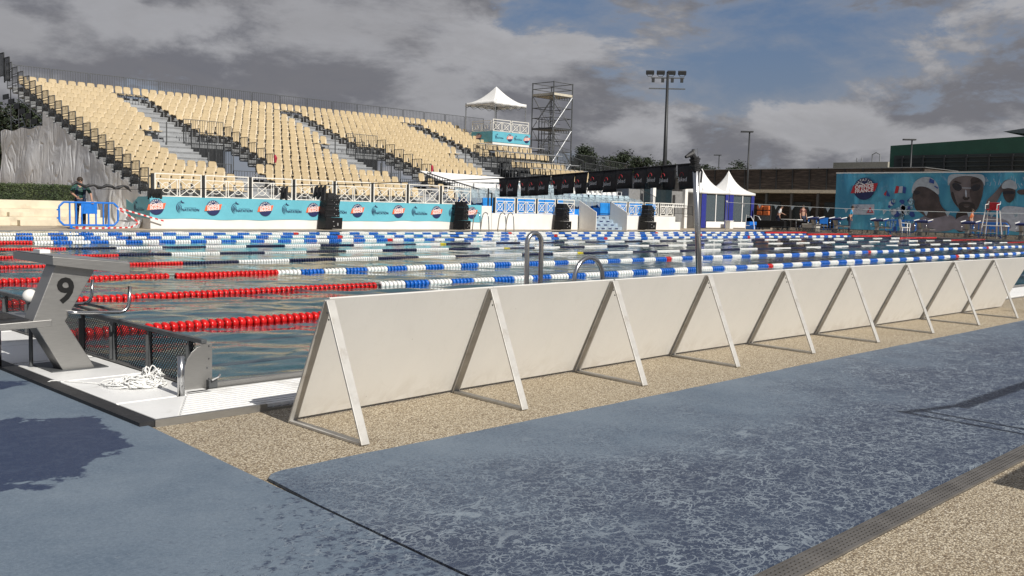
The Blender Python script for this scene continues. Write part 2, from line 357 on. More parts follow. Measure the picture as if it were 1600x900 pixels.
class MB:
    def __init__(s): s.v = []; s.f = []; s.m = []; s.mi = 0
    def add(s, vs, fs):
        n = len(s.v); s.v += [tuple(x) for x in vs]; s.f += [tuple(i+n for i in f) for f in fs]; s.m += [s.mi]*len(fs); return s
    def box(s, x0, x1, y0, y1, z0, z1):
        return s.add([(x0,y0,z0),(x1,y0,z0),(x1,y1,z0),(x0,y1,z0),(x0,y0,z1),(x1,y0,z1),(x1,y1,z1),(x0,y1,z1)],
                     [(0,3,2,1),(4,5,6,7),(0,1,5,4),(1,2,6,5),(2,3,7,6),(3,0,4,7)])
    def rbox(s, c, half, ax, ay, az):
        c = V(c); ax = V(ax)*half[0]; ay = V(ay)*half[1]; az = V(az)*half[2]
        vs = [c+sx*ax+sy*ay+sz*az for sz in (-1,1) for sy in (-1,1) for sx in (-1,1)]
        return s.add(vs, [(0,2,3,1),(4,5,7,6),(0,1,5,4),(1,3,7,5),(3,2,6,7),(2,0,4,6)])
    def bar(s, a, b, w, h=None, up=(0,0,1)):
        a = V(a); b = V(b); d = (b-a); L = d.length; d.normalize(); h = h or w
        up = V(up)
        if abs(d.dot(up)) > .98: up = V((0,1,0))
        sx = d.cross(up).normalized(); sz = sx.cross(d)
        return s.rbox((a+b)/2, (w/2, L/2, h/2), sx, d, sz)
    def tube(s, pts, r, n=8, closed=False, caps=True):
        pts = [V(p) for p in pts]; rings = []; N = len(pts)
        prev = None
        for i, p in enumerate(pts):
            if closed: d = pts[(i+1)%N]-pts[i-1]
            else: d = pts[min(i+1,N-1)]-pts[max(i-1,0)]
            d.normalize()
            if prev is None:
                a = V((0,0,1)) if abs(d.z) < .9 else V((1,0,0)); u = d.cross(a).normalized()
            else:
                u = (prev - d*prev.dot(d)).normalized()
            prev = u; w = d.cross(u)
            rr = r[i] if isinstance(r, (list,tuple)) else r
            rings.append([p + rr*(math.cos(2*PI*k/n)*u + math.sin(2*PI*k/n)*w) for k in range(n)])
        vs = [q for rg in rings for q in rg]; fs = []
        for i in range(N if closed else N-1):
            j = (i+1) % N
            for k in range(n):
                k2 = (k+1)%n; fs.append((i*n+k, i*n+k2, j*n+k2, j*n+k))
        if caps and not closed:
            fs.append(tuple(range(n-1,-1,-1))); fs.append(tuple((N-1)*n+k for k in range(n)))
        return s.add(vs, fs)
    def lathe_x(s, prof, x0, y, z, n=12):
        vs = []; fs = []
        for (dx, r) in prof:
            for k in range(n): vs.append((x0+dx, y+r*math.cos(2*PI*k/n), z+r*math.sin(2*PI*k/n)))
        for i in range(len(prof)-1):
            for k in range(n):
                k2=(k+1)%n; fs.append((i*n+k, (i+1)*n+k, (i+1)*n+k2, i*n+k2))
        return s.add(vs, fs)
    def prism(s, poly, d):      # poly: list of 3D points (planar), d: extrusion vector
        n = len(poly); d = V(d); vs = [V(p) for p in poly] + [V(p)+d for p in poly]
        fs = [tuple(range(n-1,-1,-1)), tuple(range(n,2*n))] + [(i,(i+1)%n,n+(i+1)%n,n+i) for i in range(n)]
        return s.add(vs, fs)
    def poly(s, pts): return s.add(pts, [tuple(range(len(pts)))])
    def ball(s, c, r, n=12, k=8, sc_=(1,1,1)):
        vs = []; fs = []; c = V(c)
        for i in range(k+1):
            t = PI*i/k
            for j in range(n):
                a = 2*PI*j/n; vs.append(c+V((r*sc_[0]*math.sin(t)*math.cos(a), r*sc_[1]*math.sin(t)*math.sin(a), r*sc_[2]*math.cos(t))))
        for i in range(k):
            for j in range(n):
                fs.append((i*n+j, (i+1)*n+j, (i+1)*n+(j+1)%n, i*n+(j+1)%n))
        return s.add(vs, fs)
    def text(s, t, c, ux, uy, size, bold=0.0, sx=1):
        vs, fs = text_data(t, bold); c = V(c); ux = V(ux); uy = V(uy)
        return s.add([c + ux*(x*size*sx) + uy*(y*size) for x,y,z in vs], fs)
    def build(s, name, mat, parent=None, smooth=False, world=False, bevel=0):
        me = bpy.data.meshes.new(name)
        off = V((0,0,0))
        if world and parent is not None:
            q = parent
            while q is not None: off += V(q.location); q = q.parent
        me.from_pydata([tuple(V(p)-off) for p in s.v], [], s.f)
        mats = mat if isinstance(mat, (list,tuple)) else [mat]
        for x in mats: me.materials.append(MATS[x])
        for p_, k in zip(me.polygons, s.m): p_.material_index = k; p_.use_smooth = smooth
        me.update()
        o = bpy.data.objects.new(name, me); COL.objects.link(o)
        if parent is not None: o.parent = parent
        if bevel:
            b = o.modifiers.new('bevel', 'BEVEL'); b.width = bevel; b.segments = 2; b.limit_method = 'ANGLE'
        return o
def copy_tree(o, parent=None):
    c = o.copy(); COL.objects.link(c); c.parent = parent
    for ch in list(o.children): copy_tree(ch, c)
    return c
def place(o, loc, rz=0, label=None, group=None):
    o.location = loc; o.rotation_euler = (0,0,rz)
    if label: o['label'] = label
    if group: o['group'] = group
    return o
ORD = ['first','second','third','fourth','fifth','sixth','seventh','eighth','ninth','tenth','eleventh','twelfth']

# ------------------------------------------------------------------ ground, deck, pool
PX0, PX1, PY0, PY1 = 0.0, 50.2, -0.10, 25.1
def ring(mb, x0,x1,y0,y1, X0,X1,Y0,Y1, z):
    for a,b,c,d in ((X0,X1,Y0,y0),(X0,X1,y1,Y1),(X0,x0,y0,y1),(x1,X1,y0,y1)):
        mb.add([(a,c,z),(b,c,z),(b,d,z),(a,d,z)], [(0,1,2,3)])
g = MB(); ring(g, PX0,PX1,PY0-.6,PY1, -900,1400,-900,1400, -.012); tag(g.build('ground','grass_mat'), kind='structure')
g = MB(); ring(g, PX0,PX1,PY0,PY1, -30,80,-25,60, -.006); tag(g.build('pavement','paving_beige'), kind='structure')
g = MB(); g.add([(-1.3,-14,0),(50,-14,0),(50,-.70,0),(-.62,-.70,0),(-.9,-6,0)], [(0,1,2,3,4)])
tag(g.build('pool_deck','gravel_resin'), kind='structure')
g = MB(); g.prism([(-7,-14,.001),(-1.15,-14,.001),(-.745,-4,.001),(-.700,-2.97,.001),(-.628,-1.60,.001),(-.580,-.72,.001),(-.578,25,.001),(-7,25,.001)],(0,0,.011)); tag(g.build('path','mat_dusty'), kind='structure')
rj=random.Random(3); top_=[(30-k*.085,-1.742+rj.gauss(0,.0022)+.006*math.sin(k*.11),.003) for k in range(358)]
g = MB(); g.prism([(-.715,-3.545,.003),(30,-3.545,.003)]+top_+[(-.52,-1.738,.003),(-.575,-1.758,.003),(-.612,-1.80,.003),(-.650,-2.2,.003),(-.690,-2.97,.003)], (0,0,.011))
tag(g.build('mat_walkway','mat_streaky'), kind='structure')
g = MB(); g.box(-.62,-.535,-.70,25,.001,.030)
tag(g.build('edge_strip','black_rubber'), kind='structure')
# drain grate: long slotted channel
dg_ = empty('drain_channel', (0,-3.592,0)); tag(dg_, 'dark slotted drain channel running between the blue mat and the gravel in the foreground', 'drain')
g = MB(); g.box(-.735,30,-.045,.045,.0005,.002); g.build('channel_bed','black_rubber',dg_)
g = MB()
for k in range(5):
    y = -.037+k*.0162; g.box(-.735,30,y,y+.0095,.003,.008)
for k in range(1300):
    x = -.73+k*.0235; g.box(x,x+.009,-.040,.040,.0025,.0072)
for y in (-.045,.041): g.box(-.735,30,y,y+.004,.0025,.0095)
g.build('grate','grate_metal',dg_)
# white start-end tiles
g = MB()
def tile(y0,y1,x0=-.525,x1=-.002): g.box(x0,x1,y0,y1,.0,.030)
g.prism([(-.525,-.69,.0),(-.430,-.69,.0),(-.175,-.245,.0),(-.525,-.245,.0)], (0,0,.030))
yy = -.222
while yy < 24.9: tile(yy, min(yy+.735, 24.95)); yy += .757
tag(g.build('start_deck_tiles','tile_white', bevel=.004), kind='structure')
g = MB(); g.box(-.53,-.001,-.70,25,-.004,.012); g.build('deck_joint','black_rubber')['kind']='structure'
# white grating over the overflow gutter (long ribs)
ow = MB(); n = 12
for k in range(n):
    y = -.684 + k*.0455
    x0 = -.43 + (y+.69)*.575 + .012
    ow.box(x0, 50.2, y, y+.0265, .012, .030)
for k in range(260):
    x = -.42+k*.05; y1 = min(-.15, -.69+(x+.43)/.575)
    if y1 > -.66: ow.box(x, x+.008, -.688, y1, .010, .024)
tag(ow.build('gutter_grating','tile_white'), kind='structure')
g = MB(); g.box(-.55,.035,-.712,-.694,-.002,.036); g.box(.035,50.2,-.708,-.694,-.004,.012)
tag(g.build('deck_edging','stainless'), kind='structure')
g = MB(); g.box(-.42,50.2,-.694,-.135,-.003,.004); g.build('gutter_bed','black_rubber')['kind']='structure'
g = MB(); g.box(.05,50.2,-.135,-.098,-.03,.058); g.box(PX0,PX1,PY1-.01,PY1+.06,-.2,.02); g.box(PX1-.02,PX1+.2,PY0,PY1,-.2,.03)
g.box(-.03,.0,-.10,PY1,-.3,.020)
tag(g.build('pool_rim','stainless'), kind='structure')
# pool basin + water
g = MB(); D=-2.0
g.add([(PX0,PY0,D),(PX1,PY0,D),(PX1,PY1,D),(PX0,PY1,D)], [(0,1,2,3)])
g.add([(PX0,PY0,0),(PX0,PY0,D),(PX1,PY0,D),(PX1,PY0,0),(PX1,PY1,D),(PX1,PY1,0),(PX0,PY1,D),(PX0,PY1,0)], [(0,1,2,3),(3,2,4,5),(5,4,6,7),(7,6,1,0)])
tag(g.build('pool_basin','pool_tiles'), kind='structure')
g = MB()
for k in range(10):
    y = 1.25+2.5*k; g.box(2,48,y-.12,y+.12,D+.004,D+.01)
g.build('pool_lines','float_navy')['kind']='structure'
import numpy as np
def axis_(a,b,s0,g_,smax):
    o=[a]; st=s0
    while o[-1]+st<b: o.append(o[-1]+st); st=min(smax,st*g_)
    o.append(b); return np.array(o)
gx=axis_(PX0,PX1,.035,1.005,.16); gy=axis_(PY0,PY1,.035,1.006,.12)
XX,YY=np.meshgrid(gx,gy,indexing='ij'); ZZ=np.zeros_like(XX); rn=np.random.RandomState(4)
for k in range(70):
    lam=.14*(12**(k/69.)); th=rn.uniform(-PI,PI) if k%3 else rn.normal(.9,.5); kk=2*PI/lam
    sl_=.0135*(1.15 if lam<.5 else .7); amp=sl_/kk
    fade=np.clip((lam/.16)/ (1+.0*XX),0,1)
    ZZ+=amp*np.sin(kk*(XX*math.cos(th)+YY*math.sin(th))+rn.uniform(0,6.28)+.8*np.sin(XX*.31+k)+.8*np.sin(YY*.37+2*k))
gust=.65+.35*np.sin(XX*.23+1.1*np.sin(YY*.31))*np.sin(YY*.27+.9*np.sin(XX*.19))
ZZ=ZZ*gust-.004
nx_,ny_=XX.shape; me=bpy.data.meshes.new('pool_water'); nv=nx_*ny_; me.vertices.add(nv)
me.vertices.foreach_set('co',np.stack([XX,YY,ZZ],-1).reshape(-1).astype(np.float32))
ii=np.arange(nv).reshape(nx_,ny_); q=np.stack([ii[:-1,:-1],ii[1:,:-1],ii[1:,1:],ii[:-1,1:]],-1).reshape(-1,4); nf=len(q)
me.loops.add(nf*4); me.loops.foreach_set('vertex_index',q.reshape(-1).astype(np.int32)); me.polygons.add(nf)
me.polygons.foreach_set('loop_start',(np.arange(nf)*4).astype(np.int32)); me.polygons.foreach_set('use_smooth',np.ones(nf,dtype=bool))
me.update(calc_edges=True); me.validate(); me.materials.append(MATS['water'])
wo=bpy.data.objects.new('pool_water',me); COL.objects.link(wo); tag(wo,kind='structure')

# ------------------------------------------------------------------ lane ropes
def float_mesh(name, mat, L, pitch, r, n):
    mb = MB(); k = max(1, round(L/pitch)); pt = L/k
    prof = [(0,.018),(.001,r*.86),(pt*.14,r),(pt*.30,r*.985),(pt*.52,r*.90),(pt*.72,r*.78),(pt*.80,r*.70),(pt*.80,.018)]
    for i in range(k): mb.lathe_x(prof, i*pt, 0, 0, n)
    me = bpy.data.meshes.new(name); me.from_pydata(mb.v, [], mb.f); me.materials.append(MATS[mat])
    for p_ in me.polygons: p_.use_smooth = True
    me.set_sharp_from_angle(angle=.9) if hasattr(me,'set_sharp_from_angle') else None
    me.update(); return me
_fm = {}
def fm(mat, L, thin, near):
    k = (mat, round(L,3), thin, near)
    if k not in _fm: _fm[k] = float_mesh('float_run', mat, L, .052 if thin else .0685, .034 if thin else .051, 16 if near else 10)
    return _fm[k]
rope_lab = ['red-ended blue and white lane rope nearest the camera beside starting block nine','blue and white lane rope, second from the camera, red until it meets the barrier top',
 'blue and white lane rope, third from the camera, with a gap in its red end','navy and white lane rope with thin floats, nearest of the three dark ones','navy and white lane rope, middle of the three dark ones',
 'navy and white lane rope, farthest of the three dark ones','blue and white lane rope just beyond the dark lane ropes','blue and white lane rope, second from the grandstand side','blue and white lane rope nearest the grandstand']
for k in range(1,10):
    y = 2.5*k; thin = k in (4,5,6); near = k <= 3
    t = empty('lane_rope', (0,y,.0)); tag(t, rope_lab[k-1], 'lane rope', 'lane ropes floating on the pool')
    c = MB(); c.tube([(.0,0,.012),(50.2,0,.012)], .006, 6); c.build('cable','cable',t)
    def put(mat, x, L, wob=True):
        o = bpy.data.objects.new('float_run', fm(mat, L, thin, near)); COL.objects.link(o); o.parent = t
        o.location = (x, .02*math.sin(x*.35+k)+.008*math.sin(x*1.7), .006*math.sin(x*.9+k*2)); o.rotation_euler = (R.uniform(0,6),0,R.uniform(-.008,.008))
    x = .25
    if k == 3: put('float_red', .25, 3.2); put('float_red', 3.52, 1.6)
    else: put('float_red', .25, 4.83 if not thin else 4.6)
    if thin:
        x = 4.87; i = 0
        while x < 44.6:
            L = min(1.0, 45.1-x)
            if i % 2 == 1 and abs(x+1.0-14.9) < .6: put('float_white', x, .86); put('float_yellow', x+.87, .2)
            elif i % 2 == 1 and (abs(x-24.87) < .6 or abs(x-34.87) < .6): put('float_white', x, .45); put('float_yellow', x+.46,.16); put('float_white', x+.63,.5)
            else: put('float_navy' if i % 2 == 0 else 'float_white', x, L)
            x += 1.005; i += 1
    else:
        x = 5.10; i = 0
        while x < 44.8:
            put('float_white' if i % 2 == 0 else 'float_blue', x, .405)
            x += .4085; i += 1
            if i in (24, 48, 72):
                put('float_red', x, .18); x += .2
    put('float_red', 45.1, 4.7)

# ------------------------------------------------------------------ poolside barriers (A-frames with panels)
feet = [(-.01,-1.00,.0),(1.105,-.93,-.035),(2.19,-.905,-.05),(3.28,-.88,-.05),(4.33,-.895,-.05),(5.39,-.93,-.05),(6.47,-.965,-.05),(7.57,-.99,-.05),(8.67,-1.01,-.05),(9.85,-1.05,-.05)]
xs = [f_[0] for f_ in feet[:9]]
yb, yt, yf, ht = 0, -.30, -.595, .612
def make_barrier(w, tw=0):
    t = empty('pool_barrier')
    # leaning board on the pool side of the back legs
    d = V((0, yt-yb, ht)).normalized(); nrm = V((0, d.z, -d.y))   # towards pool / up
    mb = MB(); L = V((0, yt-yb, ht)).length
    a = V((-.018, 0, .012)) + nrm*.004
    c = V((w/2-.009, 0, 0)) + d*(L/2+.006) + nrm*.012 + V((0,0,.004))
    mb.rbox(c, (w/2-.0065, L/2-.002, .0055), (1,0,0), d, nrm); mb.build('board','panel_cream',t, bevel=.002)
    f = empty('a_frame'); f.parent = t; f.rotation_euler = (0,0,tw)
    mb = MB(); mb.bar((0,-.012,.004), (0,yt-yb-.008,ht+.006), .009, .046, up=(1,0,0)); mb.build('leg','frame_alu',f, bevel=.0015)
    mb = MB(); mb.bar((0,yf-yb,.004), (0,yt-yb-.018,ht+.004), .010, .044, up=(1,0,0)); mb.build('leg','frame_alu',f, bevel=.0015)
    mb = MB(); mb.box(-.021,.021,yf-yb+.012,-.02,.001,.013); mb.build('foot_bar','frame_alu',f, bevel=.0015)
    mb = MB()
    for s_ in (0,1):
        mb.tube([(-.0215-.0, yt-yb-.03-.012*s_, ht-.05-.03*s_),(-.024, yt-yb-.03-.012*s_, ht-.05-.03*s_)], .005, 6)
    mb.build('bolt','galv_dark',f)
    return t
pos_lab = ['first cream board barrier on an A-shaped frame, nearest the camera','second cream board barrier from the near end of the poolside row','third cream board barrier from the near end of the poolside row',
 'fourth cream board barrier from the near end, before the steel pole','fifth cream board barrier, just right of the steel pole','sixth cream board barrier from the near end of the poolside row',
 'seventh cream board barrier from the near end of the poolside row','eighth cream board barrier from the near end of the poolside row','ninth cream board barrier, last straight one of the row by the right edge']
for i, x in enumerate(xs):
    (xa,ya,tx),(xb,yb2_,_) = feet[i],feet[i+1]
    rz0 = math.atan2(yb2_-ya, xb-xa)
    b = make_barrier(math.hypot(xb-xa,yb2_-ya), math.asin(tx/.595)-rz0)
    place(b, (xa, ya, 0), rz0, pos_lab[i], 'cream A-frame barriers along the near pool edge'); b['category'] = 'barrier'
b = make_barrier(1.1); place(b, (9.75,-1.9,0), -PI/2+.15, 'shaded barrier turned across the end of the row at the right edge', 'cream A-frame barriers along the near pool edge'); b['category']='barrier'

# ------------------------------------------------------------------ starting block
def make_block(pool_end=True, num='9'):
    t = empty('starting_block')
    y0 = .80
    pl = [(-.455,y0,.708),(-.007,y0,.662),(-.007,y0,.592),(-.455,y0,.660)]
    mb = MB(); mb.prism(pl[::-1], (0,.67,0)); pf = mb.build('platform', 'stainless' if pool_end else 'pad_navy', t, bevel=.003)
    mb = MB(); mb.prism([(-.452,y0+.012,.7095),(-.012,y0+.012,.6640),(-.012,y0+.658,.6640),(-.452,y0+.658,.7095)], (0,0,.0035)); mb.build('tread_pad','galv_steel' if pool_end else 'pad_navy',pf)
    if not pool_end:
        mb = MB(); mb.bar((-.5,y0-.01,.74),(.02,y0-.01,.68),.03); mb.bar((-.5,y0+.68,.74),(.02,y0+.68,.68),.03); mb.build('side_trim','white_paint',pf)
    mb = MB(); mb.box(-.44,-.38,y0+.25,y0+.36,.7135,.735); mb.build('wedge','white_paint',pf)
    yp = .86; th = .15
    po = [(-.419,.657),(-.191,.628),(-.369,.322),(-.198,.030),(-.385,.030),(-.55,.332)]
    mb = MB(); mb.prism([(x,yp,z) for x,z in po], (0,th,0)); col = mb.build('column','stainless',t, bevel=.004)
    mb = MB(); mb.text(num, (-.366,yp-.0022,.497), (1,0,-.02), (.03,0,1), .205, .026); mb.build('number','numeral_black',col)
    mb = MB(); mb.text(num, (-.475-.0028,yp+th/2,.487+.001), (0,-1,0), (.42,0,.9), .19, .012); mb.build('number','numeral_black',col)
    mb = MB()
    for r_ in range(2):
        for q in range(9): mb.ball((-.395+q*.024,yp-.001,.628-r_*.018-q*.004), .0025, 5, 4)
    mb.build('rivet','galv_steel',col)
    mb = MB(); mb.box(-.46,-.13,yp-.03,yp+.33,.030,.036); mb.build('base_plate','galv_dark',t)
    # rear foot step
    mb = MB(); mb.prism([(-.445,yp-.004,.338),(-1.05,yp-.004,.322),(-1.05,yp-.004,.285),(-.445,yp-.004,.298)], (0,.52,0)); st = mb.build('step','stainless',t, bevel=.003)
    mb = MB(); mb.prism([(-.56,yp+.03,.337),(-1.02,yp+.03,.325),(-1.02,yp+.48,.325),(-.56,yp+.48,.337)], (0,0,.008)); mb.build('tread_pad','black_rubber',st)
    mb = MB(); mb.prism([(-.60,yp+.12,.345),(-1.0,yp+.12,.335),(-1.0,yp+.12,.372),(-.66,yp+.12,.378)], (0,.32,0)); mb.build('rear_wedge','black_rubber',st)
    mb = MB(); mb.tube([(-.62,yp+.38,.03),(-.62,yp+.38,.30)], .017, 12); mb.build('leg','tube_steel',t, smooth=True)
    # backstroke grips
    for q, yq in ((0,yp-.012),(1,yp+.56)):
        mb = MB()
        pts = [(-.36,yq+(.0 if q==0 else -.2),.377),(-.30,yq,.372),(-.06,yq,.360)]
        for a in range(6):
            an = a/5*PI/2; pts.append((-.05+.055*math.sin(an), yq, .360+.055*(1-math.cos(an))))
        pts.append((.012,yq,.515)); mb.tube(pts, .011, 10); mb.build('hand_grip','tube_steel',t, smooth=True)
    mb = MB(); mb.tube([(-.16,yp-.012,.365),(-.16,yp+.56,.365)], .009, 8); mb.tube([(-.04,yp-.012,.36),(-.04,yp+.56,.36)], .009, 8); mb.build('cross_bar','galv_dark',t, smooth=True)
    tag(t, cat='starting block'); return t
b9 = make_block(); b9['label'] = 'steel starting block with a large black number 9 on its column'; b9['group']='near starting blocks'
for k, (n_, lab) in enumerate(((8,'steel starting block cut off by the left edge, next beyond block nine'),)):
    b = make_block(num='8'); place(b, (0,2.5*(k+1),0), 0, lab, 'near starting blocks')
mb = MB(); mb.ball((0,0,0), .043, 18, 12); o = mb.build('round_lamp','white_paint', smooth=True); o.location = (-.482,1.10,.456)
o2 = MB().tube([(0,0,-.04),(0,0,-.42)], .012, 8).build('stem','galv_dark',o); tag(o,'white ball on a stem behind the column of block nine','ball')

# ------------------------------------------------------------------ perforated end panel, posts, rope
def end_panel(x, label, sgn=1):
    t = empty('end_fence', (x,0,0)); tag(t, label, 'pool fence')
    m_ = MB(); m_.add([(0,-.02,.035),(0,24.9,.035),(0,24.9,.275),(0,-.02,.275)], [(0,1,2,3)]); m_.build('mesh_panel','perforated_mesh',t)
    m_ = MB(); m_.box(-.016,.016,-.118,25,.275,.297); m_.build('top_rail','galv_dark',t, bevel=.002)
    m_ = MB(); m_.box(-.035,.012,-.06,25,.020,.036); m_.box(-.045,-.035,-.06,25,-.02,.030); m_.build('bottom_rail','stainless',t)
    for k in range(50):
        y = .03+k*.505
        if y > 24.9: break
        w = .045 if k % 3 == 2 else .018
        m_ = MB(); m_.box(-.014,.010,y,y+w,.036,.275); m_.box(-.030,-.014,y+w/2-.004,y+w/2+.004,.04,.25); m_.build('post','galv_dark',t)
    pts = []
    z1 = .285; q = [(-.10,.0),(-.10,.13)]
    for a in range(7):
        an = a/6*PI/2; q.append((-.10+.11*math.sin(an)*1.0 + 0, .13+.125*(1-math.cos(an)) if False else .13+.13*math.sin(an)))
    q = [(-.115,.015),(-.115,.10),(-.110,.15),(-.095,.195),(-.07,.232),(-.035,.258),(-.018,.262),(-.018,.274),(.050,.274),(.050,.015)]
    m_ = MB(); m_.prism([(a,-.112,b) for a,b in q][::-1], (0,.008,0)); pl = m_.build('end_plate','stainless',t, bevel=.001)
    m_ = MB()
    for a,b in ((.03,.26),(.03,.19),(.03,.08),(.02,.14)): m_.ball((a,-.114,b), .005, 6, 4)
    m_.build('bolt','galv_dark',pl)
    return t
end_panel(0.0, 'dark perforated metal fence along the near starting end of the pool')
end_panel(50.05, 'perforated metal fence along the far turning end of the pool')
t = empty('steel_post', (-.19,-.233,.028)); tag(t, 'short upright steel tube standing at the corner of the start deck','post')
MB().tube([(0,0,0),(0,0,.215)], .0185, 18).build('tube','tube_steel',t, smooth=True)
MB().tube([(0,0,.2155),(0,0,.218)], .0165, 18).build('cap','black_rubber',t)
t = empty('corner_bracket', (.045,-.125,.03)); tag(t, 'small dark hinge bracket at the end of the steel pool rim','bracket')
g = MB(); g.box(-.03,.02,-.02,.02,0,.045); g.build('plate','galv_dark',t, bevel=.002)
g = MB(); g.tube([(-.02,-.03,.045),(.02,-.03,.06),(.03,-.03,.075)], .006, 8); g.build('pin','tube_steel',t)
# rope heap
g = MB()
def coil(cx, cy, z0, rad, h, n, seed, ext=1.0):
    rr = random.Random(seed); pts = []; a = rr.uniform(0,6)
    for i in range(n):
        a += rr.uniform(.45,.8); q = rad*(.35+.65*rr.random())
        pts.append(V((cx+q*math.cos(a)*ext, cy+q*math.sin(a), z0+h*rr.random()**1.8*(1-.6*q/rad))))
    out = []
    for i in range(1,len(pts)-2):
        for s_ in range(5):
            u = s_/5; p0,p1,p2,p3 = pts[i-1],pts[i],pts[i+1],pts[i+2]
            out.append(.5*((2*p1)+(-p0+p2)*u+(2*p0-5*p1+4*p2-p3)*u*u+(-p0+3*p1-3*p2+p3)*u**3))
    return out
for s_ in range(7): g.tube(coil(-.235,.165,.036,.145,.06,36,s_+3,1.0), .0036, 6)
for s_ in range(3): g.tube(coil(-.285,.215,.035,.16,.022,22,s_+40,1.0), .0036, 6)
for s_ in range(3): g.tube(coil(-.13,.235,.06,.065,.085,16,s_+20), .0036, 6)
g.tube([V((-.30,.20,.045)),V((-.38,.29,.037)),V((-.46,.42,.036)),V((-.52,.52,.036)),V((-.56,.56,.034)),V((-.60,.565,.018)),V((-.605,.63,.016))], .0036, 6)
hp = g.build('rope_heap','rope_white', smooth=True); tag(hp,'loose heap of white rope lying on the white start deck','rope')

# ------------------------------------------------------------------ ladders, flag pole
def make_ladder(h=.9, w=.13, sx=1):
    t = empty('pool_ladder')
    for q in (0,1):
        m_ = MB(); pts = [(q*.0,0,0)]
        pts = [(0,-.28,.0),(0,-.26,h*.6)]
        for a in range(9):
            an = PI-a/8*PI; pts.append((0,-.10+.16*math.cos(an), h-.16+.16*math.sin(an)))
        pts += [(0,.07,h*.45),(0,.10,.0),(0,.10,-.9)]
    return t
def grip_rail(x0, x1, y, ztop, label, yw=.0):
    t = empty('ladder_rail', (x0,y,0)); tag(t, label, 'handrail', 'bent steel handrails of the pool ladders')
    w = x1-x0; r = w/2
    pts = [(0,0,0),(0.01,0,ztop*.5)]
    for a in range(11):
        an = PI-a/10*PI; pts.append((r+r*math.cos(an)*(.98), yw*a/10, ztop-r*1.0+r*math.sin(an)))
    pts += [(w,yw,ztop*.5),(w+.01,yw,0)]
    MB().tube(pts, .0165, 14).build('tube','tube_steel',t, smooth=True)
    for px in (0,w+.01):
        MB().tube([(px,yw if px else 0,.0),(px,yw if px else 0,.012)], .04, 14).build('floor_flange','stainless',t)
    return t
grip_rail(2.20,2.345,-.42,.885,'tall narrow steel handrail rising behind the barrier before the pole')
grip_rail(2.72,3.05,-.40,.705,'low wide arched steel handrail behind the barrier, right of the tall one')
t = empty('flag_pole', (4.385,-.40,0)); tag(t,'leaning steel pole wrapped in black tape that carries the black bunting','pole')
MB().tube([(0,0,0),(-.10,0,.80),(-.205,0,1.575)], .0255, 16).build('tube','tube_steel',t, smooth=True)
g = MB()
for k in range(7): g.tube([(-.185-.002*k,0,1.40+.016*k),(-.188-.002*k,.0,1.413+.016*k)], .034+.006*(k%3), 12)
g.tube([(-.20,0,1.49),(-.25,.0,1.53),(-.315,.01,1.50)], [.03,.026,.012], 8); g.tube([(-.25,0,1.53),(-.22,0,1.56),(-.20,0,1.555)], .014, 8)
g.tube([(-.15,-.02,1.42),(-.13,-.03,1.39),(-.14,-.03,1.3)], .008, 6); g.build('tape','black_rubber',t)
MB().tube([(-.155,-.012,1.40),(-.125,-.01,.9),(.045,-.01,.0)], .008, 6).build('hanging_strap','black_rubber',t)

# black bunting (line from the pole across the pool to the man at the far side)
A_ = V((4.20,-.40,1.457)); B_ = V((10.0,26.95,1.36))
def bl(s):    # s = metres along the line
    L = (B_-A_).length; u = s/L; p = A_.lerp(B_, u); p.z -= .30*(1-(2*u-1)**2)*.22 + .055*min(1,s/2.5)
    return p
t = empty('bunting', tuple(A_)); tag(t, 'line of black flags with white lettering strung from the steel pole across the pool','bunting')
MB().tube([bl(x*.5) for x in range(0,56)], .006, 5).build('cord','black_rubber',t, world=True)
dirn = (B_-A_); dirn.z = 0; dirn.normalize(); side = V((dirn.y,-dirn.x,0))
x = .0; fi = 0
while x < 2.98:
    w = R.uniform(.155,.235); h = R.uniform(.175,.215)
    m_ = MB(); p0 = bl(x); p1 = bl(x+w); nx, nz = 5, 4; vs = []; fs = []
    ph = R.uniform(0,6); tw = R.uniform(-.03,.03); tap = R.uniform(.0,.30) if fi % 4 else .05
    if x+w > 2.85: tap = .28
    for j in range(nz+1):
        for i in range(nx+1):
            u = i/nx; v = j/nz; uu = .5+(u-.5)*(1-tap*v)
            q = p0.lerp(p1, uu); q = q + V((0,0,-h*v)) + side*(.018*math.sin(ph+u*5+v*2)*v + tw*v + .004*(fi%2))
            vs.append(q)
    for j in range(nz):
        for i in range(nx): fs.append((j*(nx+1)+i, j*(nx+1)+i+1, (j+1)*(nx+1)+i+1, (j+1)*(nx+1)+i))
    m_.add(vs, fs); f = m_.build('flag','black_rubber',t, world=True, smooth=True)
    sl = f.modifiers.new('thick','SOLIDIFY'); sl.thickness = .002
    m_ = MB(); c = p0.lerp(p1,.5)+V((0,0,-h*.62))-side*(.030+abs(tw)*.6)
    # the side seen from the camera: +x end is to the left in view
    m_.text('Jaked', c, tuple(-dirn), (0,0,1), .050, .004); m_.mi = 1
    for a in range(3): m_.tube([c+V((0,0,.034))-dirn*(-.012+.022*math.cos(b*.5+a))+V((0,0,.012*math.sin(b*.5+a)*2)) for b in range(4)], .0025, 4)
    m_.build('logo',['white_print','red_print'],f, world=True)
    x += w*(.96 if fi%3 else 1.06); fi += 1
for s0, n_ in ((7.95,3),(9.6,2),(18.2,9)):
    for q in range(n_):
        m_ = MB(); p0 = bl(s0+q*.16); 
        pts = [p0+V((0,0,0)), p0+dirn*.1+V((0,0,-.04)), p0+dirn*.16+V((0,0,-.16-.1*R.random())), p0+dirn*.03+V((0,0,-.24*R.uniform(.6,1)))]
        m_.prism(pts, side*.03); m_.build('folded_flag','black_rubber',t, world=True)

